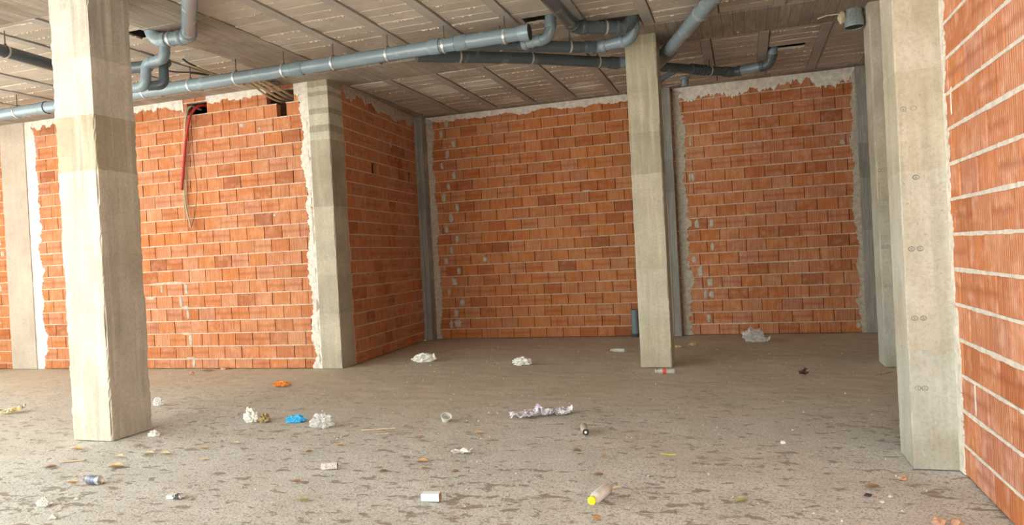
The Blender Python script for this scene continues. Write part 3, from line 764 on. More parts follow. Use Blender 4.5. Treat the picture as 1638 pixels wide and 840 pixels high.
# ------------------------------------------------------------------ drainage pipes
def arc_corner(p0, p1, p2, rad, n_=7):
    a = (p0-p1).normalized(); c = (p2-p1).normalized(); cosang = max(-1, min(1, a.dot(c))); ang = math.acos(cosang)
    if ang > PI-0.05: return None
    d = min(rad/math.tan(ang/2), (p0-p1).length*0.48, (p2-p1).length*0.48); rad = d*math.tan(ang/2)
    bis = (a+c).normalized(); cen = p1+bis*(rad/math.sin(ang/2))
    s_, e = p1+a*d, p1+c*d; v0 = s_-cen; v1 = e-cen; tot = v0.angle(v1); ax = v0.cross(v1).normalized()
    return [cen + Matrix.Rotation(tot*i/n_, 3, ax) @ v0 for i in range(n_+1)]
def collar(parent, p, d, r, mat, length=0.07, seal=True, k=1.12):
    d = Vector(d).normalized(); p = Vector(p)
    o = obj('coupling', MB().tube([p-d*length/2, p-d*length*0.4, p+d*length*0.38, p+d*length/2], [r*1.03, r*k, r*k, r*(k+0.03)], 18), mat, parent, smooth=True)
    if seal: obj('seal_ring', MB().tube([p+d*length*0.5, p+d*(length*0.5+0.006)], r*(k-0.03), 18), M['seal'], o)
    return o
def run(parent, pts, r, mats, rad=None, elbow_mat=None, sock=True):
    """straight lengths and bends of one pipe line; mats: one material or one per straight length"""
    P = [Vector(p) for p in pts]; rad = rad or r*2.0
    if not isinstance(mats, (list, tuple)): mats = [mats]*(len(P)-1)
    starts = [P[0]]; ends = []
    for i in range(1, len(P)-1):
        arc = arc_corner(P[i-1], P[i], P[i+1], rad)
        if arc is None: arc = [P[i], P[i]+(P[i+1]-P[i]).normalized()*0.01]
        em = elbow_mat or mats[i]
        e = obj('elbow', MB().tube([arc[0]+(P[i-1]-P[i]).normalized()*0.02]+arc+[arc[-1]+(P[i+1]-P[i]).normalized()*0.02], r*1.05, 18), em, parent, smooth=True)
        if sock:
            for q, dr in ((arc[0], P[i]-P[i-1]), (arc[-1], P[i]-P[i+1])):
                dr = dr.normalized()
                obj('socket', MB().tube([q-dr*0.055, q-dr*0.05, q-dr*0.005, q+dr*0.004], [r*1.1, r*1.14, r*1.14, r*1.06], 18), em, e, smooth=True)
        ends.append(arc[0]); starts.append(arc[-1])
    ends.append(P[-1])
    for s_, e, m_ in zip(starts, ends, mats):
        if (e-s_).length > 0.02: obj('pipe_length', MB().tube([s_, s_+(e-s_)*0.5, e], r, 18), m_, parent, smooth=True)
def hanger(parent, x, y, z, d, r, top=4.215, off=0.03):
    """band clamp round the pipe with a threaded rod up to the ceiling"""
    d = Vector(d).normalized(); c = Vector((x,y,z))
    h = obj('clamp', MB().tube([c-d*0.012, c+d*0.012], r*1.07, 18, caps=False), M['steel'], parent, smooth=True)
    side = Vector((d.y,-d.x,0))*0.0
    obj('clamp_ear', MB().box((x-0.012,y-0.008,z+r*0.98),(x+0.012,y+0.008,z+r*1.3)), M['rod'], h)
    obj('hanger_rod', MB().tube([(x,y,z+r), (x+0.0,y,top)], 0.006, 6), M['rod'], h)
def mouth(parent, p, d, r):
    d = Vector(d).normalized(); p = Vector(p)
    obj('bore', MB().tube([p+d*0.002, p+d*0.003], r*0.86, 18), M['pvc_in'], parent)
PV, PD = M['pvc'], M['pvc_dark']
# main collector along the left bay
T = thing('drain_pipe', 'long light grey main drain pipe hung across the ceiling from the left edge', 'pipe', (-7.5,7.72,3.97))
T0 = Vector(T.location)
def rel(parent, *pts): return [tuple(Vector(p)-Vector(parent.location)) for p in pts]
def line(T, pts, r, mats, **kw): run(T, rel(T, *pts), r, mats, **kw)
def hang(T, p, d, r):
    q = rel(T, p)[0]; hanger(T, q[0], q[1], q[2], d, r, top=4.215-T.location.z)
def coup(T, p, d, r, mat, **kw): return collar(T, rel(T, p)[0], d, r, mat, **kw)
line(T, [(-13.55,7.72,3.955),(-8.9,7.72,3.962),(-5.2,7.72,3.97)], 0.080, PV, sock=False)
line(T, [(-5.2,7.72,3.97),(-2.2,7.72,3.985)], 0.080, PV)
for x in (-12.1,-9.92,-7.58,-6.82,-6.10,-5.38,-4.67,-3.93,-3.20,-2.46): hang(T, (x,7.72,3.97+0.004*(x+5)*0.6), (1,0,0), 0.080)
coup(T, (-5.17,7.72,3.97), (-1,0,0), 0.080, PV, length=0.16)
coup(T, (-2.98,7.72,3.982), (-1,0,0), 0.080, PV, length=0.14)
coup(T, (-3.32,7.72,3.98), (1,0,0), 0.080, PV, length=0.14, seal=False)
coup(T, (-9.4,7.72,3.96), (1,0,0), 0.080, PV, length=0.12)
o = coup(T, (-2.23,7.72,3.985), (1,0,0), 0.080, PV, length=0.12)
mouth(T, rel(T, (-2.165,7.72,3.985))[0], (1,0,0), 0.09)
# branch into the first ceiling hole
T = thing('drain_pipe', 'grey branch pipe turning up into the first ragged ceiling hole', 'pipe', (-2.0,8.06,4.0))
line(T, [(-2.86,7.93,3.985),(-2.42,8.18,3.995),(-2.02,8.075,4.0),(-2.0,8.06,4.40)], 0.062, [PD,PV,PV], elbow_mat=PV)
coup(T, (-2.42,8.18,3.995), (-0.85,-0.5,0), 0.062, PD, length=0.1, seal=False)
# trunk with the second riser
T = thing('drain_pipe', 'dark grey pipe with a pale bend rising beside the slim column into the ceiling', 'pipe', (-1.14,8.62,4.0))
line(T, [(-3.02,7.76,3.975),(-1.60,8.735,4.0),(-1.15,8.67,4.02),(-1.13,8.60,4.40)], 0.066, [PD,PV,PV], elbow_mat=PV)
hang(T, (-1.90,8.53,3.995), (0.82,0.57,0), 0.066); coup(T, (-1.69,8.67,3.998), (0.82,0.57,0), 0.066, PD, length=0.14, seal=False); hang(T, (-2.62,8.04,3.985), (0.82,0.57,0), 0.066)
# pipe from the front that enters the same hole
T = thing('drain_pipe', 'dark pipe coming from overhead at top centre and elbowing right into the hole', 'pipe', (-1.7,8.1,4.1))
line(T, [(-1.86,4.2,4.09),(-1.745,8.14,4.10),(-1.15,8.49,4.10),(-1.12,8.47,4.40)], 0.074, [PD,PD,PV], elbow_mat=PD)
hang(T, (-1.42,8.33,4.10), (0.86,0.5,0), 0.074); coup(T, (-1.25,8.43,4.10), (0.86,0.5,0), 0.074, PD, length=0.06, seal=False)
# long dark diagonal collector
T = thing('drain_pipe', 'long dark diagonal pipe running from the main pipe to behind the slim column', 'pipe', (-2.5,8.9,4.03))
line(T, [(-3.62,7.86,3.955),(-2.49,8.92,4.03),(-1.55,9.76,4.05),(-1.20,9.88,4.05),(-1.12,10.16,4.05)], 0.072, [PD,PD,PV,PV], elbow_mat=PD, sock=False)
hang(T, (-2.50,8.91,4.03), (0.73,0.68,0), 0.072); hang(T, (-1.76,9.575,4.045), (0.73,0.68,0), 0.072); hang(T, (-3.22,8.23,3.98), (0.73,0.68,0), 0.072)
coup(T, (-1.58,9.735,4.05), (0.73,0.68,0), 0.072, PD, length=0.12, seal=False)
T = thing('drain_pipe', 'black pipe low over the right back wall bending up into a slot in the ceiling', 'pipe', (-0.1,11.1,4.05))
line(T, [(-1.14,10.16,4.05),(-0.06,11.17,4.05),(0.47,11.02,4.06),(0.53,10.86,4.40)], 0.066, [PD,PV,PV], elbow_mat=PD)
hang(T, (-0.37,10.88,4.05), (0.73,0.68,0), 0.066)
for k in range(5): coup(T, (-0.62+0.045*k,10.645+0.042*k,4.05), (0.73,0.68,0), 0.066, PD, length=0.018, seal=False, k=1.18)
coup(T, (-0.13,11.10,4.05), (0.73,0.68,0), 0.066, PD, length=0.12, seal=False)
T = thing('drain_pipe', 'thick grey pipe slanting up to the right from the slim column to the top edge', 'pipe', (-0.5,8.8,4.05))
line(T, [(0.62,5.4,4.05),(-0.86,9.64,4.05),(-1.02,10.05,4.05)], 0.086, [PV,PD], elbow_mat=PD, sock=False)
coup(T, (-0.33,8.13,4.05), (-0.33,0.94,0), 0.086, PV, length=0.03, seal=False, k=1.05); hang(T, (-0.34,8.16,4.05), (-0.33,0.94,0), 0.086)
coup(T, (-0.83,9.55,4.05), (-0.33,0.94,0), 0.086, PD, length=0.16, seal=False)
T = thing('drain_pipe', 'short thin dark pipe stub below the black pipe beside the slim column', 'pipe', (-0.9,10.6,4.0))
line(T, [(-1.13,10.90,3.99),(-0.80,10.47,4.02)], 0.036, PD); coup(T, (-1.06,10.81,3.995), (-0.6,0.8,0), 0.036, PD, length=0.08, seal=False, k=1.2)
T = thing('pipe_stub', 'short grey pipe stub with a flange hanging from the ceiling at the back wall', 'pipe', (-0.79,11.85,4.22))
line(T, [(-0.79,11.85,4.30),(-0.79,11.85,4.075)], 0.052, PV); coup(T, (-0.79,11.85,4.195), (0,0,1), 0.052, PV, length=0.035, seal=False, k=1.5)
T = thing('pipe_stub', 'grey pipe stub standing on the floor against the back wall', 'pipe', (-1.87,12.44,0))
line(T, [(-1.87,12.44,-0.02),(-1.87,12.44,0.47)], 0.062, M['pvc']); coup(T, (-1.87,12.44,0.445), (0,0,1), 0.062, M['pvc'], length=0.05, seal=False, k=1.05); coup(T, (-1.87,12.44,0.03), (0,0,1), 0.062, PD, length=0.06, seal=False, k=1.1)
mouth(T, rel(T, (-1.87,12.44,0.47))[0], (0,0,1), 0.066)
# trap next to the foreground column
T = thing('drain_pipe', 'grey pipe from overhead turning left into the hole beside the foreground column', 'pipe', (-5.7,6.45,4.1))
line(T, [(-4.35,5.0,4.10),(-5.70,6.46,4.10),(-6.16,6.44,4.10),(-6.20,6.43,4.40)], 0.076, PV)
hang(T, (-5.93,6.45,4.10), (1,0,0), 0.076)
T = thing('drain_trap', 'looped grey drain trap hanging under the ceiling right of the foreground column', 'pipe trap', (-6.2,6.5,3.9))
line(T, [(-6.03,6.46,4.05),(-6.045,6.46,3.90),(-6.30,6.46,3.885),(-6.335,6.46,3.63),(-6.52,6.46,3.63)], 0.055, PV, rad=0.075, sock=False)
line(T, [(-6.34,6.50,3.64),(-6.20,6.60,3.66),(-6.205,6.61,3.90)], 0.053, PD, rad=0.075, sock=False)
line(T, [(-6.205,6.61,3.88),(-6.22,6.70,3.95),(-6.60,6.75,3.96)], 0.050, PD, sock=False)
T = thing('drain_pipe', 'dark pipe on the left passing behind the foreground column', 'pipe', (-7.5,5.8,3.99))
line(T, [(-7.36,4.2,3.985),(-7.55,6.72,3.99),(-6.55,6.76,3.96)], 0.066, PD, elbow_mat=PD)
hang(T, (-7.47,5.72,3.987), (-0.07,1,0), 0.066)
# ------------------------------------------------------------------ conduits and cables
M['red'] = simple('red_conduit', (0.42,0.02,0.015), 0.45, var=0.2)
M['tan'] = simple('tan_conduit', (0.44,0.35,0.22), 0.6, var=0.2)
M['black'] = simple('black_cable', (0.02,0.02,0.02), 0.6)
def cable(parent, name, pts, r, mat, n_=10):
    # catmull-rom through the points
    P = [Vector(p) for p in pts]; P = [P[0]*2-P[1]]+P+[P[-1]*2-P[-2]]; out = []
    for i in range(1, len(P)-2):
        for k in range(8):
            t = k/8
            out.append(0.5*((2*P[i])+(-P[i-1]+P[i+1])*t+(2*P[i-1]-5*P[i]+4*P[i+1]-P[i+2])*t*t+(-P[i-1]+3*P[i]-3*P[i+1]+P[i+2])*t**3))
    out.append(P[-2])
    return obj(name, MB().tube(out, r, n_), mat, parent, smooth=True)
T = thing('conduit_bundle', 'red conduit with tan cables hanging from a slot high in the left wall', 'conduit', (-8.05,9.08,4.08))
cable(T, 'red_conduit', rel(T, (-7.90,9.30,4.11),(-7.95,9.13,4.075),(-8.05,9.06,3.92),(-8.14,9.05,3.60),(-8.20,9.055,3.30),(-8.29,9.06,2.80)), 0.021, M['red'])
cable(T, 'tan_conduit', rel(T, (-8.02,9.28,4.06),(-8.07,9.10,4.08),(-8.14,9.06,3.88),(-8.20,9.08,3.50),(-8.25,9.08,3.0),(-8.25,9.08,2.6),(-8.17,9.08,2.20)), 0.011, M['tan'])
cable(T, 'tan_conduit', rel(T, (-8.05,9.28,4.06),(-8.12,9.11,4.08),(-8.17,9.08,3.9),(-8.22,9.09,3.5),(-8.28,9.09,2.9),(-8.275,9.08,2.30)), 0.010, M['tan'])
cable(T, 'tan_conduit', rel(T, (-8.02,9.28,4.05),(-8.09,9.11,4.07),(-8.13,9.08,3.9),(-8.20,9.1,3.4),(-8.24,9.1,2.75),(-8.22,9.09,2.45),(-8.18,9.08,2.21)), 0.008, M['tan'])
cable(T, 'black_cable', rel(T, (-7.99,9.28,4.06),(-8.02,9.08,4.07),(-8.00,9.02,3.7),(-7.99,9.02,3.2),(-7.98,9.04,2.8),(-8.06,9.06,2.42),(-8.16,9.07,2.20)), 0.004, M['black'], 6)
T = thing('conduit_bundle', 'tan conduits tied together running under the main pipe into a black wall hole', 'conduit', (-6.4,8.8,4.1))
for k in range(7):
    a = k*0.042; up = 0.018*(k % 2)
    cable(T, 'tan_conduit', rel(T, (-6.60+a*1.15,8.22,4.165+up),(-6.58+a*1.1,8.6,4.15+up),(-6.58+a*0.95,9.0,4.12+up*1.4-0.012*(6-k)),(-6.54+a*0.75,9.24,4.09+up-0.014*(6-k)),(-6.52+a*0.7,9.5,4.05+up*0.5)), 0.016, M['tan'], 8)
for (x, y) in ((-6.45,8.45),(-6.40,8.82)):
    cable(T, 'cable_tie', rel(T, (x-0.15,y,4.15),(x-0.05,y,4.13),(x+0.1,y,4.13),(x+0.18,y,4.15),(x+0.1,y+.01,4.195),(x-0.1,y+.01,4.195),(x-0.16,y,4.15)), 0.006, M['black'], 6)
cable(T, 'cable_end', rel(T, (-6.52,8.45,4.14),(-6.55,8.45,4.09)), 0.006, M['black'], 6)
T = thing('ceiling_cable', 'loose black and tan cable lying against the ceiling behind the drain trap', 'cable', (-6.7,7.7,4.2))
cable(T, 'black_cable', rel(T, (-6.60,7.36,4.19),(-6.64,7.5,4.18),(-6.68,7.66,4.185)), 0.012, M['black'], 8)
cable(T, 'tan_conduit', rel(T, (-6.68,7.64,4.185),(-6.71,7.85,4.175),(-6.72,8.1,4.18),(-6.66,8.4,4.17)), 0.015, M['tan'], 8)
T = thing('ceiling_cable', 'thin black cable sagging along the ceiling behind the drain trap', 'cable', (-7.0,7.8,4.2))
cable(T, 'black_cable', rel(T, (-7.18,7.6,4.20),(-7.10,7.75,4.185),(-6.95,7.9,4.19),(-6.80,8.05,4.17)), 0.010, M['black'], 8)
cable(T, 'sleeve', rel(T, (-6.97,7.89,4.19),(-6.90,7.96,4.185),(-6.82,8.03,4.172)), 0.016, M['black'], 8)
# ------------------------------------------------------------------ galvanised duct stub
T = thing('vent_duct', 'galvanised round duct stub under the ceiling beside the far pilaster', 'duct', (1.355,9.42,4.22))
obj('duct_tube', MB().tube([(0,0,0.02),(0,0,-0.09),(0,0,-0.10),(0,0,-0.115),(0,0,-0.125),(0,0,-0.21)], [0.093,0.093,0.1,0.1,0.106,0.106], 28, caps=False), M['zinc'], T, smooth=True)
obj('duct_bore', MB().tube([(0,0,-0.205),(0,0,-0.21),(0,0,0.0)], [0.104,0.100,0.092], 28, caps=False), M['pvc_in'], T, smooth=True)
obj('duct_lip', MB().tube([(0,0,-0.203),(0,0,-0.216)], 0.109, 28, caps=False), M['zinc'], T, smooth=True)
def blob(sx, sy, sz, seed, sub=3, amp=0.35, fr=2.2, flat=None):
    import bmesh
    bm = bmesh.new(); bmesh.ops.create_icosphere(bm, subdivisions=sub, radius=1.0); b = MB()
    bm.verts.index_update()
    for v in bm.verts:
        p = v.co; k = 1+amp*nz(p.x*fr+seed, p.y*fr, p.z*fr)+amp*0.5*nz(p.x*fr*2.7, p.y*fr*2.7+seed, p.z*fr*2.7)
        q = [p.x*k*sx, p.y*k*sy, p.z*k*sz]
        if flat is not None: q[2] = max(-flat, q[2])+flat
        b.v.append(tuple(q))
    b.f = [tuple(v.index for v in f.verts) for f in bm.faces]; bm.free(); return b
M['foam'] = simple('expanding_foam', (0.62,0.53,0.38), 0.9, bump=0.4)
o = obj('sealing_foam', blob(0.045,0.04,0.075,3.0), M['foam'], T, (-0.135,-0.02,-0.085), smooth=True); tag(o, 'beige foam lump')
obj('foam_string', MB().tube([(-0.16,-0.02,-0.04),(-0.3,0.0,-0.03),(-0.4,0.02,-0.05)], 0.008, 6), M['foam'], T)
# ------------------------------------------------------------------ litter on the floor
def lit(name, c, **kw): 
    kw.setdefault('var', 0.15); return simple(name, c, **kw)
M['paper'] = lit('white_paper', (0.78,0.76,0.70), rough=0.85)
M['film'] = lit('clear_film', (0.80,0.79,0.77), rough=0.25, alpha=0.5)
M['film_thin'] = lit('clear_plastic', (0.72,0.70,0.66), rough=0.15, alpha=0.42)
M['milky'] = lit('milky_plastic', (0.80,0.79,0.76), rough=0.3, alpha=0.97)
M['frosted'] = lit('frosted_brown_plastic', (0.50,0.43,0.36), rough=0.4)
M['blue'] = lit('blue_foil', (0.04,0.42,0.80), rough=0.3, var=0.35, sc=40)
M['orange'] = lit('orange_foil', (0.80,0.22,0.02), rough=0.35, var=0.35, sc=40)
M['yellow'] = lit('yellow_plastic', (0.85,0.75,0.03), rough=0.4)
M['brownp'] = lit('brown_card', (0.42,0.30,0.14), rough=0.8, var=0.3)
M['redlab'] = lit('red_label', (0.65,0.06,0.03), rough=0.4)
M['wood'] = lit('pale_wood', (0.60,0.49,0.34), rough=0.8)
M['darkred'] = lit('dark_red_scrap', (0.09,0.025,0.02), rough=0.7, var=0.6)
M['stone'] = lit('pale_stone', (0.60,0.57,0.51), rough=0.95, bump=0.4)
M['brickbit'] = lit('brick_crumb', (0.52,0.30,0.20), rough=0.95, bump=0.4)
M['brass'] = lit('brass_neck', (0.62,0.46,0.16), rough=0.35, metal=0.6)
M['alu'] = lit('can_aluminium', (0.70,0.70,0.70), rough=0.3, metal=0.8)
M['capblack'] = lit('black_cap', (0.02,0.02,0.02), rough=0.5)
M['white'] = lit('white_plastic', (0.85,0.85,0.83), rough=0.4)
M['canlabel'] = lit('can_print', (0.16,0.18,0.26), rough=0.35, var=0.6, sc=35)
M['cardend'] = lit('brown_carton_end', (0.40,0.22,0.14), rough=0.8, var=0.4, sc=60)
def printed(name, base, ink, scale, axis=0, thr=0.0):
    t = NT(name); oc = t.coord(); q = t.xyz(oc)[axis]
    s_ = t.math('SINE', t.math('MULTIPLY', q, scale)); n_ = t.noise(oc, 70, 2)
    msk = t.math('GREATER_THAN', t.math('ADD', s_, t.math('MULTIPLY', t.math('SUBTRACT', n_, 0.5), 5.0)), thr)
    t.color(t.mix(msk, base, ink)); t.rough(0.6); return t.m
M['barcode'] = printed('white_card_with_bars', (0.74,0.70,0.66), (0.24,0.22,0.24), 900, 0, 0.75)
M['bluebox'] = printed('pale_blue_card', (0.66,0.84,0.90), (0.84,0.91,0.93), 160, 2, 0.2)
M['bwbox'] = printed('black_and_white_card', (0.72,0.70,0.68), (0.06,0.06,0.07), 60, 0, 0.35)
def pattern(name, stops, sc=9.0):
    t = NT(name); n_ = t.noise(t.coord(), sc, 3, 0.6, 0.6); t.color(t.ramp(n_, stops)); t.rough(0.4); return t.m
M['lilac'] = pattern('lilac_white_wrap', [(0.34,(0.42,0.34,0.58)),(0.44,(0.76,0.70,0.83)),(0.52,(0.85,0.83,0.85)),(0.6,(0.78,0.60,0.64)),(0.68,(0.60,0.53,0.47))])
M['yelwrap'] = pattern('yellow_white_wrap', [(0.38,(0.28,0.50,0.52)),(0.45,(0.85,0.83,0.76)),(0.52,(0.80,0.50,0.05)),(0.6,(0.85,0.66,0.10)),(0.7,(0.85,0.82,0.75))], 14)
def leafmat(name, a, b): return pattern(name, [(0.4, a), (0.6, b)], 30)
LM = [leafmat('tan_leaf', (0.50,0.32,0.15), (0.62,0.44,0.24)), leafmat('orange_leaf', (0.58,0.30,0.13), (0.66,0.42,0.22)), leafmat('brown_leaf', (0.26,0.15,0.08), (0.36,0.22,0.12)),
      leafmat('olive_leaf', (0.30,0.28,0.12), (0.45,0.40,0.20)), leafmat('straw_leaf', (0.60,0.48,0.26), (0.68,0.56,0.34))]
def sheet(L, Wd, seed, amp, nx=22, ny=12, fr=7.0, curl=0.0, lift=0.0):
    """crumpled sheet resting on the floor, z >= 0"""
    b = MB()
    for j in range(ny+1):
        for i in range(nx+1):
            u, v = i/nx-0.5, j/ny-0.5
            x, y = u*L, v*Wd
            s_ = nz(u*L*fr*3+seed, v*Wd*fr*3, seed)
            z = amp*(0.5*abs(nz(x*fr+seed, y*fr, 1))*2+0.35*abs(nz(x*fr*2.6, y*fr*2.6+seed, 2))+0.18*abs(nz(x*fr*6, y*fr*6, seed)))
            e = 1+0.16*nz(u*4, v*4, seed+6)
            b.v.append((x*e+0.25*amp*s_, y*e+0.25*amp*nz(seed, x*fr*3, y*fr*3), max(0, z)+curl*(abs(u*2)**2)*amp+lift))
    for j in range(ny):
        for i in range(nx):
            a = j*(nx+1)+i; b.f.append((a, a+1, a+nx+2, a+nx+1))
    return b
def solid(o, th=0.0015):
    md = o.modifiers.new('thickness', 'SOLIDIFY'); md.thickness = th; md.offset = 0; return o
def crumpled(name, label, cat, x, y, sx, sy, sz, seed, mat, rz=0.0, amp=0.45, fr=2.0, sub=4):
    o = obj(name, blob(sx/2, sy/2, sz*0.62, seed, sub, amp, fr, flat=sz*0.38), mat, None, (x, y, 0.0))
    o.rotation_euler = (0,0,rz); return tag(o, label, cat)
def wrapper(name, label, cat, x, y, L, Wd, amp, seed, mat, rz=0.0, fr=14.0, curl=0.3):
    o = solid(obj(name, sheet(L, Wd, seed, amp, fr=fr, curl=curl), mat, None, (x, y, 0.003))); o.rotation_euler = (0,0,rz)
    return tag(o, label, cat)
def bottle(name, label, x, y, L, D, rz, body, cap, cap_name='cap', label_mat=None, neck=0.35, cat='bottle'):
    """lying bottle, neck towards local +x"""
    T = thing(name, label, cat, (x, y, D/2+0.001), rz); r = D/2
    obj('bottle_body', MB().lathe([(-L/2,0),(-L/2,r*0.75),(-L/2+0.012,r),(-L*0.05,r*0.985),(L*0.0,r*0.95),(L*0.05,r*0.985),(L*0.22,r),(L*0.34,r*0.72),(L*0.40,r*neck),(L*0.46,r*neck),(L*0.46,0)], 24), body, T, smooth=True)
    obj(cap_name, MB().lathe([(L*0.42,0),(L*0.42,r*neck*1.25),(L*0.495,r*neck*1.25),(L*0.5,r*neck*1.05),(L*0.5,0)], 20), cap, T, smooth=False)
    if label_mat: tag(obj('bottle_label', MB().lathe([(-L*0.09,r*1.0),(-L*0.09,r*1.02),(L*0.09,r*1.02),(L*0.09,r*1.0)], 24), label_mat, T, smooth=True), 'red label band')
    return T
def carton(name, label, x, y, L, Wd, H, rz, mat, end_mat, open_flap=True):
    T = thing(name, label, 'carton', (x, y, 0.0), rz)
    obj('carton_body', MB().bevbox((-L/2,-Wd/2,0.002),(L/2,Wd/2,H), 0.002), mat, T)
    tag(obj('carton_end', MB().bevbox((L/2-0.001,-Wd/2+0.003,0.004),(L/2+0.002,Wd/2-0.003,H-0.003), 0.0008), end_mat, T), 'darker end')
    if open_flap: obj('carton_flap', MB().add([(L/2,-Wd/2,H),(L/2,Wd/2,H),(L/2+0.028,Wd/2-0.004,H-0.012),(L/2+0.028,-Wd/2+0.004,H-0.012),(L/2,-Wd/2,H-0.001),(L/2,Wd/2,H-0.001),(L/2+0.028,Wd/2-0.004,H-0.013),(L/2+0.028,-Wd/2+0.004,H-0.013)], [(0,1,2,3),(7,6,5,4),(0,3,7,4),(1,5,6,2),(2,6,7,3),(0,4,5,1)]), mat, T)
    return T
# the larger pieces
wrapper('snack_wrapper', 'crumpled yellow and white wrapper at the left picture edge', 'wrapper', -8.12, 6.02, 0.30, 0.14, 0.10, 1.2, M['yelwrap'], 0.6)
T = thing('drink_can', 'silver drink can with dark blue print lying on its side at lower left', 'can', (-4.58,3.99,0.034), 0.32+PI)
T.rotation_euler = (0,0,-0.05)
obj('can_body', MB().lathe([(-0.062,0.026),(-0.054,0.0325),(0.052,0.0325),(0.060,0.028)], 28), M['alu'], T, smooth=True)
tag(obj('can_print', MB().lathe([(-0.052,0.0325),(-0.051,0.0329),(0.038,0.0329),(0.039,0.0325)], 28), M['canlabel'], T, smooth=True), 'dark blue printed band')
obj('can_bottom', MB().lathe([(0.060,0.028),(0.063,0.026),(0.061,0.022),(0.052,0.012),(0.050,0.0)], 28), M['alu'], T, smooth=True)
obj('can_lid', MB().lathe([(-0.060,0.0),(-0.060,0.024),(-0.064,0.026),(-0.062,0.0275)], 28), M['alu'], T, smooth=True)
crumpled('crumpled_paper', 'small crumpled white paper in the lower left corner area below the can', 'paper', -4.53, 3.56, 0.085, 0.07, 0.045, 3.3, M['paper'], amp=0.7, fr=3)
carton('small_carton', 'small flattened black and white carton at lower left right of the can', -3.70, 3.83, 0.10, 0.05, 0.028, 0.15, M['bwbox'], M['paper'])
crumpled('crumpled_paper', 'crumpled white paper with a brown side left of the blue wrapper', 'paper', -4.72, 5.92, 0.13, 0.11, 0.125, 6.1, M['paper'], amp=0.6, fr=2.6)
crumpled('crumpled_card', 'crumpled brown card stuck to the white paper left of the blue wrapper', 'card', -4.575, 5.93, 0.09, 0.09, 0.075, 7.7, M['brownp'], amp=0.6, fr=2.4)
crumpled('foil_wrapper', 'bright blue crumpled foil wrapper', 'wrapper', -4.23, 5.95, 0.17, 0.07, 0.065, 4.4, M['blue'], 0.35, 0.5, 2.6)
crumpled('plastic_bag', 'crumpled clear plastic bag right of the blue wrapper', 'bag', -3.84, 5.80, 0.20, 0.15, 0.12, 9.9, M['film'], amp=0.65, fr=2.2)
crumpled('foil_wrapper', 'small orange foil wrapper beyond the blue one', 'wrapper', -5.70, 7.76, 0.19, 0.07, 0.06, 8.8, M['orange'], 0.3, 0.5, 2.6)
carton('small_carton', 'small white carton with grey printed bars below the clear bag', -3.00, 4.60, 0.115, 0.05, 0.048, 0.42, M['barcode'], M['cardend'])
carton('small_carton', 'pale blue box with a brown open end at bottom centre', -1.94, 4.08, 0.115, 0.055, 0.050, 0.12, M['bluebox'], M['cardend'], False)
T = thing('paper_cup', 'crushed white paper cup left of the lilac plastic wrap', 'cup', (-2.71,6.10,0.03), 0.5); T.rotation_euler = (0.9,0.25,0.4)
ccup = MB().lathe([(-0.05,0.0),(-0.05,0.030),(0.0,0.040),(0.05,0.050),(0.053,0.051),(0.05,0.047),(-0.046,0.028)], 20, 'z')
ccup.v = [(p[0]*(1+0.35*nz(p[0]*30,p[1]*30,p[2]*18)), p[1]*0.72*(1+0.4*nz(p[1]*30,p[2]*20,2)), p[2]+0.01*nz(p[0]*40,p[1]*40,5)) for p in ccup.v]
obj('cup_wall', ccup, M['paper'], T); obj('cup_rim', MB().tube([(0.047*math.cos(q)*1.05,0.047*math.sin(q)*0.75,0.052) for q in [2*PI*k/16 for k in range(17)]], 0.003, 6), M['paper'], T)
o = obj('wooden_stick', MB().bevbox((-0.155,-0.006,0),(0.155,0.006,0.010), 0.002), M['wood'], None, (-3.22,5.75,0.001)); o.rotation_euler = (0,0,0.33); tag(o, 'long thin pale wooden stick in the middle of the floor', 'stick')
o = obj('wooden_stick', MB().bevbox((-0.06,-0.005,0),(0.06,0.005,0.008), 0.002), M['wood'], None, (-3.10,5.60,0.001)); o.rotation_euler = (0,0,0.30); tag(o, 'short pale wooden stick just in front of the long one', 'stick')
T = thing('paper_bag', 'white crumpled paper bag rolled up near the recess side wall', 'bag', (-4.62,9.72,0), 0.42)
obj('bag_body', blob(0.16,0.06,0.075,12.0,4,0.4,2.5,flat=0.05), M['paper'], T); o = obj('bag_mouth', MB().tube([(0.14,0,0.065),(0.165,0,0.07)], [0.045,0.055], 16, caps=False), M['paper'], T); solid(o, 0.004)
crumpled('plastic_bag', 'small white crumpled bag in front of the back wall left of the slim column', 'bag', -3.00, 9.42, 0.24, 0.16, 0.10, 15.0, M['paper'], amp=0.6, fr=2.0)
T = thing('plastic_wrap', 'long crumpled lilac and white plastic wrap in the middle of the floor', 'wrap', (-1.87,6.42,0.002), 0.33)
for k, (dx, L, Wd, am, sd_) in enumerate(((-0.20,0.20,0.15,0.10,2.1),(0.0,0.16,0.16,0.14,3.9),(0.19,0.18,0.12,0.09,5.7))):
    solid(obj('wrap_fold', sheet(L, Wd, sd_, am, 24, 16, fr=11.0, curl=0.08), M['lilac'] if k != 2 else M['lilac'], T, (dx, 0.03*(k-1), 0)))
solid(obj('wrap_film', sheet(0.5, 0.15, 8.1, 0.09, 30, 12, fr=9.0), M['film_thin'], T, (0,0.02,0)))
bottle('plastic_bottle', 'grey brown frosted bottle with a black and white cap below the lilac wrap', -1.34, 5.83, 0.21, 0.062, -PI/2+0.30, M['frosted'], M['capblack'], neck=0.62)
o = obj('cap_disc', MB().lathe([(0.105,0),(0.105,0.011),(0.107,0.011),(0.107,0)], 16), M['white'], bpy.data.objects['plastic_bottle'])
bottle('plastic_bottle', 'clear plastic bottle with a bright yellow cap at bottom right of centre', -0.905, 4.25, 0.25, 0.072, -PI/2-0.20, M['milky'], M['yellow'], neck=0.55)
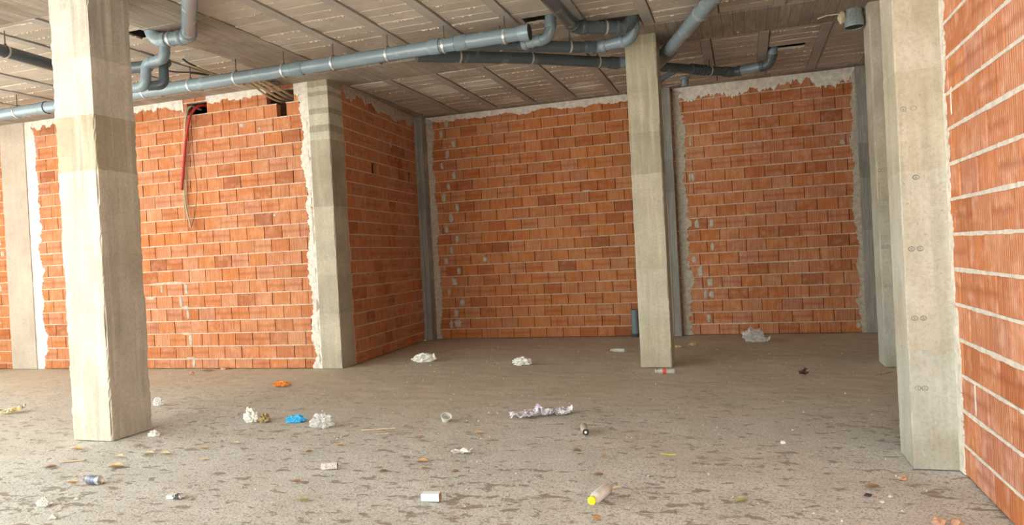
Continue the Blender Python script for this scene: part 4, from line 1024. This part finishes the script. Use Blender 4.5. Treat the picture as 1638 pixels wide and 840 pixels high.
bottle('plastic_bottle', 'clear bottle with a red label in front of the slim column', -0.98, 8.68, 0.235, 0.066, -0.05+PI, M['film_thin'], M['film'], label_mat=M['redlab'], neck=0.4)
bottle('glass_bottle', 'clear bottle with a brassy neck on the floor left of the slim column', -1.86, 10.55, 0.22, 0.06, PI-0.25, M['film_thin'], M['brass'], 'brass_neck', neck=0.7)
crumpled('plastic_bag', 'clear plastic bag puffed up against the right back wall', 'bag', 0.05, 11.60, 0.30, 0.24, 0.20, 21.0, M['film'], amp=0.5, fr=1.6)
o = wrapper('bag_tail', '', '', 0.20, 11.55, 0.2, 0.1, 0.08, 22.0, M['film'], -0.1); 
for k_ in ('label','category'):
    if k_ in o: del o[k_]
o.parent = bpy.data.objects['plastic_bag.002']; o.location = (0.15,-0.05,0.003)
T = thing('torn_scrap', 'dark red torn scrap standing up on the right side of the floor', 'scrap', (0.56,8.64,0.0), 0.3)
solid(obj('scrap_flap', sheet(0.10,0.06,31.0,0.05,10,8,20), M['darkred'], T, (0,0,0.01)), 0.003); o = solid(obj('scrap_flap', sheet(0.08,0.06,33.0,0.05,10,8,20), M['darkred'], T, (0.02,0.0,0.035)), 0.003); o.rotation_euler = (0.3,-0.9,0.2)
T = thing('dry_twig', 'dry forked twig at the foot of the far right pilaster', 'twig', (1.38,8.62,0.006), 0.2)
for pts in (((-0.1,0,0),(0,0.01,0.01),(0.09,0.02,0.03)), ((0,0.01,0.01),(0.05,0.05,0.02)), ((-0.04,0.005,0.005),(-0.02,0.05,0.04))): obj('twig_branch', MB().tube(pts, 0.004, 6), LM[2], T)
wrapper('crumpled_paper', 'flat torn white paper right of centre below the lilac wrap', 'paper', -2.15, 5.10, 0.15, 0.07, 0.045, 41.0, M['paper'], 0.1)
crumpled('crumpled_paper', 'small crumpled white paper at the foot of the foreground column', 'paper', -5.33, 5.30, 0.09, 0.06, 0.045, 43.0, M['paper'], amp=0.7, fr=3)
crumpled('plastic_bag', 'tiny clear bag peeping out behind the foreground column', 'bag', -6.50, 6.56, 0.12, 0.09, 0.09, 45.0, M['film'], amp=0.6)
o = obj('card_strip', MB().bevbox((-0.10,-0.016,0),(0.10,0.016,0.006), 0.002), M['wood'], None, (-5.35,4.47,0.001)); o.rotation_euler = (0,0,0.42); tag(o, 'pale flat strip of card in front of the foreground column', 'strip')
o = wrapper('plastic_strip', 'thin yellow plastic strip right of centre', 'strip', -0.60, 5.27, 0.11, 0.018, 0.012, 47.0, M['yellow'], -0.15, 9)
crumpled('paper_scrap', 'tiny bright white scrap on the right of the floor', 'scrap', 0.20, 5.68, 0.035, 0.03, 0.022, 49.0, M['white'], sub=3)
o = crumpled('plastic_scrap', 'small black scrap at lower right', 'scrap', 0.61, 4.57, 0.04, 0.02, 0.018, 51.0, M['capblack'], sub=3)
# stones, brick crumbs
def chunk(name, label, cat, x, y, s_, seed, mat, fl=0.5):
    o = obj(name, blob(s_/2, s_*0.4, s_*0.35, seed, 2, 0.5, 1.6, flat=s_*0.12), mat, None, (x, y, -0.002)); return tag(o, label, cat)
chunk('stone', 'small pale stone at the bottom edge below the crumpled paper', 'stone', -4.23, 3.38, 0.055, 1.0, M['stone'])
chunk('stone', 'small pale stone between can and crumpled paper', 'stone', -4.41, 3.70, 0.042, 2.0, M['stone'])
chunk('stone', 'pale pebble at lower right, left one of two close together', 'stone', 0.67, 4.48, 0.028, 3.0, M['stone'])
chunk('stone', 'pale pebble at lower right, right one of two close together', 'stone', 0.73, 4.58, 0.03, 4.0, M['stone'])
chunk('brick_fragment', 'pinkish brick fragment at the bottom right corner, left one of two', 'brick piece', 0.89, 4.20, 0.07, 5.0, M['brickbit'])
chunk('brick_fragment', 'pinkish brick fragment at the bottom right corner, nearest the right wall', 'brick piece', 0.97, 4.20, 0.065, 6.0, M['brickbit'])
chunk('brick_fragment', 'small brick fragment in front of the near right pilaster', 'brick piece', 0.86, 4.93, 0.05, 7.0, M['brickbit'])
chunk('brick_fragment', 'brick fragment on the floor near the left wall', 'brick piece', -7.90, 8.63, 0.08, 8.0, M['brickbit'])
chunk('brick_fragment', 'dark brick fragment leaning at the foot of the left wall', 'brick piece', -7.68, 9.05, 0.10, 9.0, M['brickbit'])
chunk('rubble_lump', 'dusty brown rubble lump on the floor right of the slim column, nearer one', 'rubble', -1.02, 11.05, 0.11, 10.0, M['brownp'])
chunk('rubble_lump', 'dusty brown rubble lump on the floor right of the slim column, farther one', 'rubble', -0.82, 11.22, 0.13, 11.0, M['brownp'])
# dry leaves
def leaf(x, y, L, rz, mi, label, seed):
    b = MB(); nx, ny = 9, 4; cu = 0.25+0.35*abs(nz(seed, 3))
    for i in range(nx+1):
        u = i/nx; wd = L*0.30*math.sin(PI*min(1, u**0.8))**0.8
        for j in range(ny+1):
            v = j/ny*2-1
            b.v.append(((u-0.5)*L, v*wd, L*(cu*abs(v)**1.5*0.55*math.sin(PI*u)+cu*0.6*(u-0.4)**2+0.02*(1+nz(u*5+seed, v*3)))))
    for i in range(nx):
        for j in range(ny):
            a = i*(ny+1)+j; b.f.append((a, a+ny+1, a+ny+2, a+1))
    T = thing('dry_leaf', label, 'leaf', (x, y, 0.002), rz, 'dry leaves on the floor')
    solid(obj('leaf_blade', b, LM[mi], T), 0.0012)
    obj('leaf_stem', MB().tube([(-0.5*L,0,0.004+L*cu*0.1),(-0.62*L,0.01*L,0.006),(-0.75*L,0.04*L,0.004)], 0.0016, 5), LM[2], T)
LEAVES = [(-0.86,3.95,0.06,1.2,1,'pointed tan leaf just below the yellow-capped bottle'), (-0.09,4.36,0.085,0.4,3,'olive leaf at bottom right between bottle and right wall'),
 (-2.24,5.72,0.075,0.2,1,'orange brown leaf below the lilac wrap'), (-2.37,4.86,0.09,0.1,1,'orange tan leaf above the pale blue box'), (-2.71,5.56,0.055,0.8,1,'small tan leaf below the crushed cup'),
 (-4.19,4.66,0.06,0.5,4,'straw coloured leaf between the can and the barred carton'), (-4.46,4.97,0.07,0.1,1,'tan leaf right of the foreground column foot'), (-4.84,4.75,0.09,0.2,4,'straw leaf below the right edge of the foreground column'),
 (-5.18,4.96,0.075,1.1,0,'tan leaf touching the shadow of the foreground column foot'), (-5.67,4.78,0.10,0.2,1,'orange leaf under the pale face of the foreground column'), (-4.69,4.77,0.085,0.1,4,'thin straw leaf right of the foreground column, farther of a pair'),
 (-5.03,4.63,0.08,0.1,4,'straw leaf just behind the can'), (-4.79,4.37,0.115,0.3,0,'long tan leaf between foreground column and can'), (-5.37,4.29,0.085,0.5,2,'brown leaf left of the pale card strip'),
 (-4.80,3.99,0.075,0.2,1,'orange leaf left of the can'), (-3.28,5.20,0.07,0.3,0,'tan leaf above the barred carton'), (-3.44,4.99,0.055,0.6,2,'small brown leaf left of the barred carton'),
 (-2.95,5.26,0.045,0.2,4,'tiny straw leaf right of centre above the barred carton'), (-4.51,5.64,0.05,0.4,1,'small orange leaf in front of the white and brown paper'), (-4.28,5.15,0.06,0.1,4,'straw leaf below the white and brown paper'),
 (-1.05,5.18,0.055,1.4,0,'upright tan leaf between the two capped bottles'), (-0.80,5.80,0.045,0.9,0,'small tan leaf right of the frosted bottle'), (-1.29,5.30,0.055,0.1,2,'brown leaf below the frosted bottle'),
 (-0.84,4.48,0.055,0.3,4,'pale leaf right of the yellow-capped bottle'), (-1.43,6.82,0.05,1.0,0,'small tan leaf behind the lilac wrap'), (-2.55,4.59,0.055,0.7,2,'curled brown leaf right of the barred carton'),
 (-2.78,3.94,0.08,0.2,3,'dark olive leaf near the bottom edge left of the pale blue box'), (0.66,4.74,0.075,0.2,2,'reddish brown leaf left of the near right pilaster foot'), (-3.06,4.27,0.07,0.1,2,'brown leaf below the barred carton'),
 (-2.02,4.66,0.05,0.4,2,'small brown leaf above the right end of the pale blue box'), (-1.01,4.74,0.06,0.2,2,'brown leaf above the yellow-capped bottle'), (-7.84,8.90,0.16,0.2,2,'large dark leaf at the foot of the left wall')]
for k, (x, y, L, rz, mi, lb) in enumerate(LEAVES): leaf(x, y, L*1.15, rz, mi, lb, k*3.3)
# uncountable grit
g = MB(); rr = random.Random(99)
for k in range(2600):
    y = 3.0+9.3*rr.random()**1.6; x = rr.uniform(-12.5, 1.15) if y > 5.2 else rr.uniform(-7.5, 1.15)
    s_ = 0.002+0.009*rr.random()**5
    c = Vector((x, y, s_*0.3)); vv = [(s_,0,0),(-s_*.6,s_*.8,0),(-s_*.6,-s_*.8,0),(0.1*s_,0.1*s_,s_*rr.uniform(.6,1.2)),(0,0,-s_*.6)]
    an = rr.uniform(0,6.3); ca, sa = math.cos(an), math.sin(an)
    g.add([(c.x+p[0]*ca-p[1]*sa, c.y+p[0]*sa+p[1]*ca, c.z+p[2]) for p in vv], [(0,1,3),(1,2,3),(2,0,3),(1,0,4),(2,1,4),(0,2,4)])
tag(obj('grit', g, M['stone']), 'loose grit and crumbs scattered over the floor', 'grit', kind='stuff')
